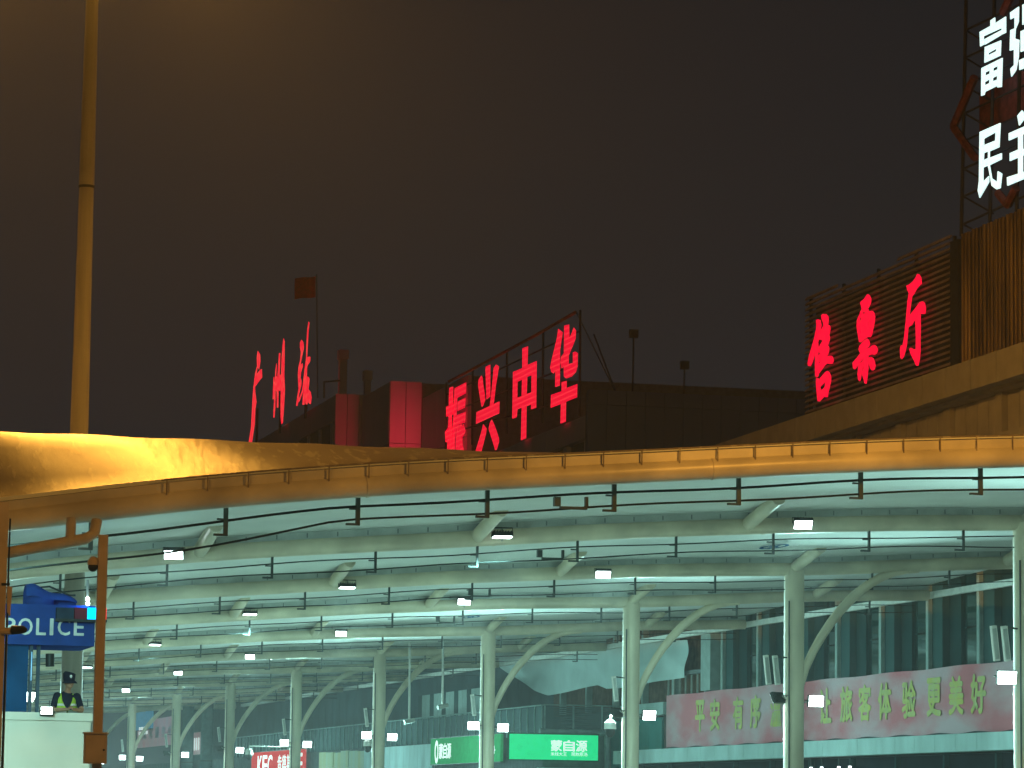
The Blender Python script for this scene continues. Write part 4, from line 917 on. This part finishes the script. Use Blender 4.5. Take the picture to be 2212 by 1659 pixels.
for s, sh, el in ((-1, S(-.20, -.01, 1.40), S(-.29, -.10, 1.12)), (1, S(.21, -.02, 1.39), S(.30, -.14, 1.11))):
    h = HND[s]; b.tube([sh, el], [.062, .048], 10); b.tube([el, el+(h-el)*.5, h], [.047, .042, .030], 10)
    d = (h-el).normalized(); side = Vector((0, 0, 1)); pc = h + d*.05
    b.tube([h, pc, h+d*.085], [.028, .036, .034], 10)
    for k in range(4):
        r0 = pc + d*.03 + Vector((0, 0, .028-.018*k)); ln = (.068, .075, .07, .055)[k]
        b.tube([r0, r0+d*ln*.5+Vector((0, -.012, 0)), r0+d*ln*.75+Vector((-s*.01, .025, 0))], [.010, .009, .008], 8)
    b.tube([h+d*.02+Vector((0, -.01, .028)), h+d*.05+Vector((0, -.03, .05)), h+d*.075+Vector((0, -.03, .06))], [.012, .011, .009], 8)
body = remesh(b, 'body', skin, per, .009)
b = MB(); b.tube([S(0, 0, .86), S(0, .02, 1.05), S(0, .02, 1.28), S(0, -.01, 1.42), S(.01, -.03, 1.49)], [.165, .17, .19, .155, .085], 12)
for sh, el in ((S(-.20, -.01, 1.40), S(-.275, -.075, 1.17)), (S(.21, -.02, 1.39), S(.283, -.10, 1.17))): b.tube([sh, el], [.078, .066], 10)
b.sphere(S(-.19, -.01, 1.40), .085); b.sphere(S(.20, -.02, 1.39), .085)
remesh(b, 'shirt', M_UNI, per, .014)
b = MB(); b.tube([S(-.12, 0, .03), S(-.11, 0, .48), S(-.085, 0, .90)], [.085, .095, .12], 10); b.tube([S(.12, 0, .03), S(.11, 0, .48), S(.085, 0, .90)], [.085, .095, .12], 10); remesh(b, 'trousers', M_UNI, per, .016)
# vest: two front panels with a deep neck, back panel, tape bands
def vest(u, v, s):
    z = .95+.50*v; a = (.35+1.15*u)*(1 if v < .45 else 1)  # angle from the front centre outwards
    a0 = .06 + max(0, v-.35)*1.15; a = a0+(1.62-a0)*u
    rx = (.185, .215)[0]+.03*math.sin(v*3) ; r = .205 - .07*max(0, v-.72)/.28
    return S(s*math.sin(a)*(r+.012), .02-math.cos(a)*(r*.93), z)
for s in (-1, 1):
    w_ = MB().grid(lambda u, v: vest(u, v, s), 12, 14).build('vest_panel', M_VEST, per, True)
    w_.modifiers.new('t', 'SOLIDIFY').thickness = .012
    for v0 in (.20, .50):
        tp = MB().grid(lambda u, v: vest(u, v0+.10*v, s)+Vector((0, -.009, 0))+Vector((s*.006, 0, 0)), 12, 2).build('tape_band', M_REFL, w_, True); tp.modifiers.new('t', 'SOLIDIFY').thickness = .004
bk = MB().grid(lambda u, v: S(math.sin(math.pi*.5+math.pi*u)*.214, .02-math.cos(math.pi*.5+math.pi*u)*.205, .95+.5*v), 14, 8).build('vest_back', M_VEST, per, True); bk.modifiers.new('t', 'SOLIDIFY').thickness = .012
hr = MB().sphere(S(.03, -.085, 1.69), .105, 14, 10, (.86, 1.0, 1.05)).build('hair', mat('black_hair', (.012, .01, .01), .7), per, True)
cp = MB(); cp.tube([S(.03, -.09, 1.695), S(.028, -.085, 1.76), S(.03, -.09, 1.85), S(.035, -.095, 1.875)], [.112, .120, .128, .10], 18)
cap = cp.build('cap', M_UNI, per, True)
MB().grid(lambda u, v: S(.035+math.sin((u-.5)*2.4)*(.108+.055*v), -.095-math.cos((u-.5)*2.4)*(.108+.075*v), 1.71-.055*v), 12, 4).build('visor', M_UNI, cap, True).modifiers.new('t', 'SOLIDIFY').thickness = .008
MB().sphere(S(.05, -.215, 1.795), .026, 10, 8, (1, .4, 1.2)).build('badge', M_REFL, cap, True)
ph = thing('phone', 'small dark phone held in the hands of the officer', 'phone', S(.035, -.44, 1.15))
q = Matrix.Rotation(R(-50), 3, 'X')
b = MB().box((-.038, -.005, -.075), (.038, .005, .075)); b.v = [q @ v + S(.035, -.435, 1.15) for v in b.v]; b.build('case', M_HOUS, ph)
b = MB().box((-.033, .0055, -.068), (.033, .007, .068)); b.v = [q @ v + S(.035, -.435, 1.15) for v in b.v]; b.build('screen', mat('phone_screen', (.02, .02, .03), .2, emit=(.7, .85, 1.0), estr=1.0), ph)

# ================================================================== night air
hz = MB().box((-60, -20, -1.5), (130, 345, 44)).build('haze', mat('night_haze', (1, 1, 1)))
hz['kind'] = 'stuff'; hz['label'] = 'thin night haze over the whole station forecourt'; hz['category'] = 'haze'
hm = hz.data.materials[0]; hn = hm.node_tree; hn.nodes.clear()
ho = hn.nodes.new('ShaderNodeOutputMaterial'); hv = hn.nodes.new('ShaderNodeVolumePrincipled')
hv.inputs['Color'].default_value = (.85, .88, .9, 1); hv.inputs['Density'].default_value = 0.00048; hv.inputs['Anisotropy'].default_value = 0.2
hn.links.new(hv.outputs[0], ho.inputs['Volume'])
hz.visible_shadow = True
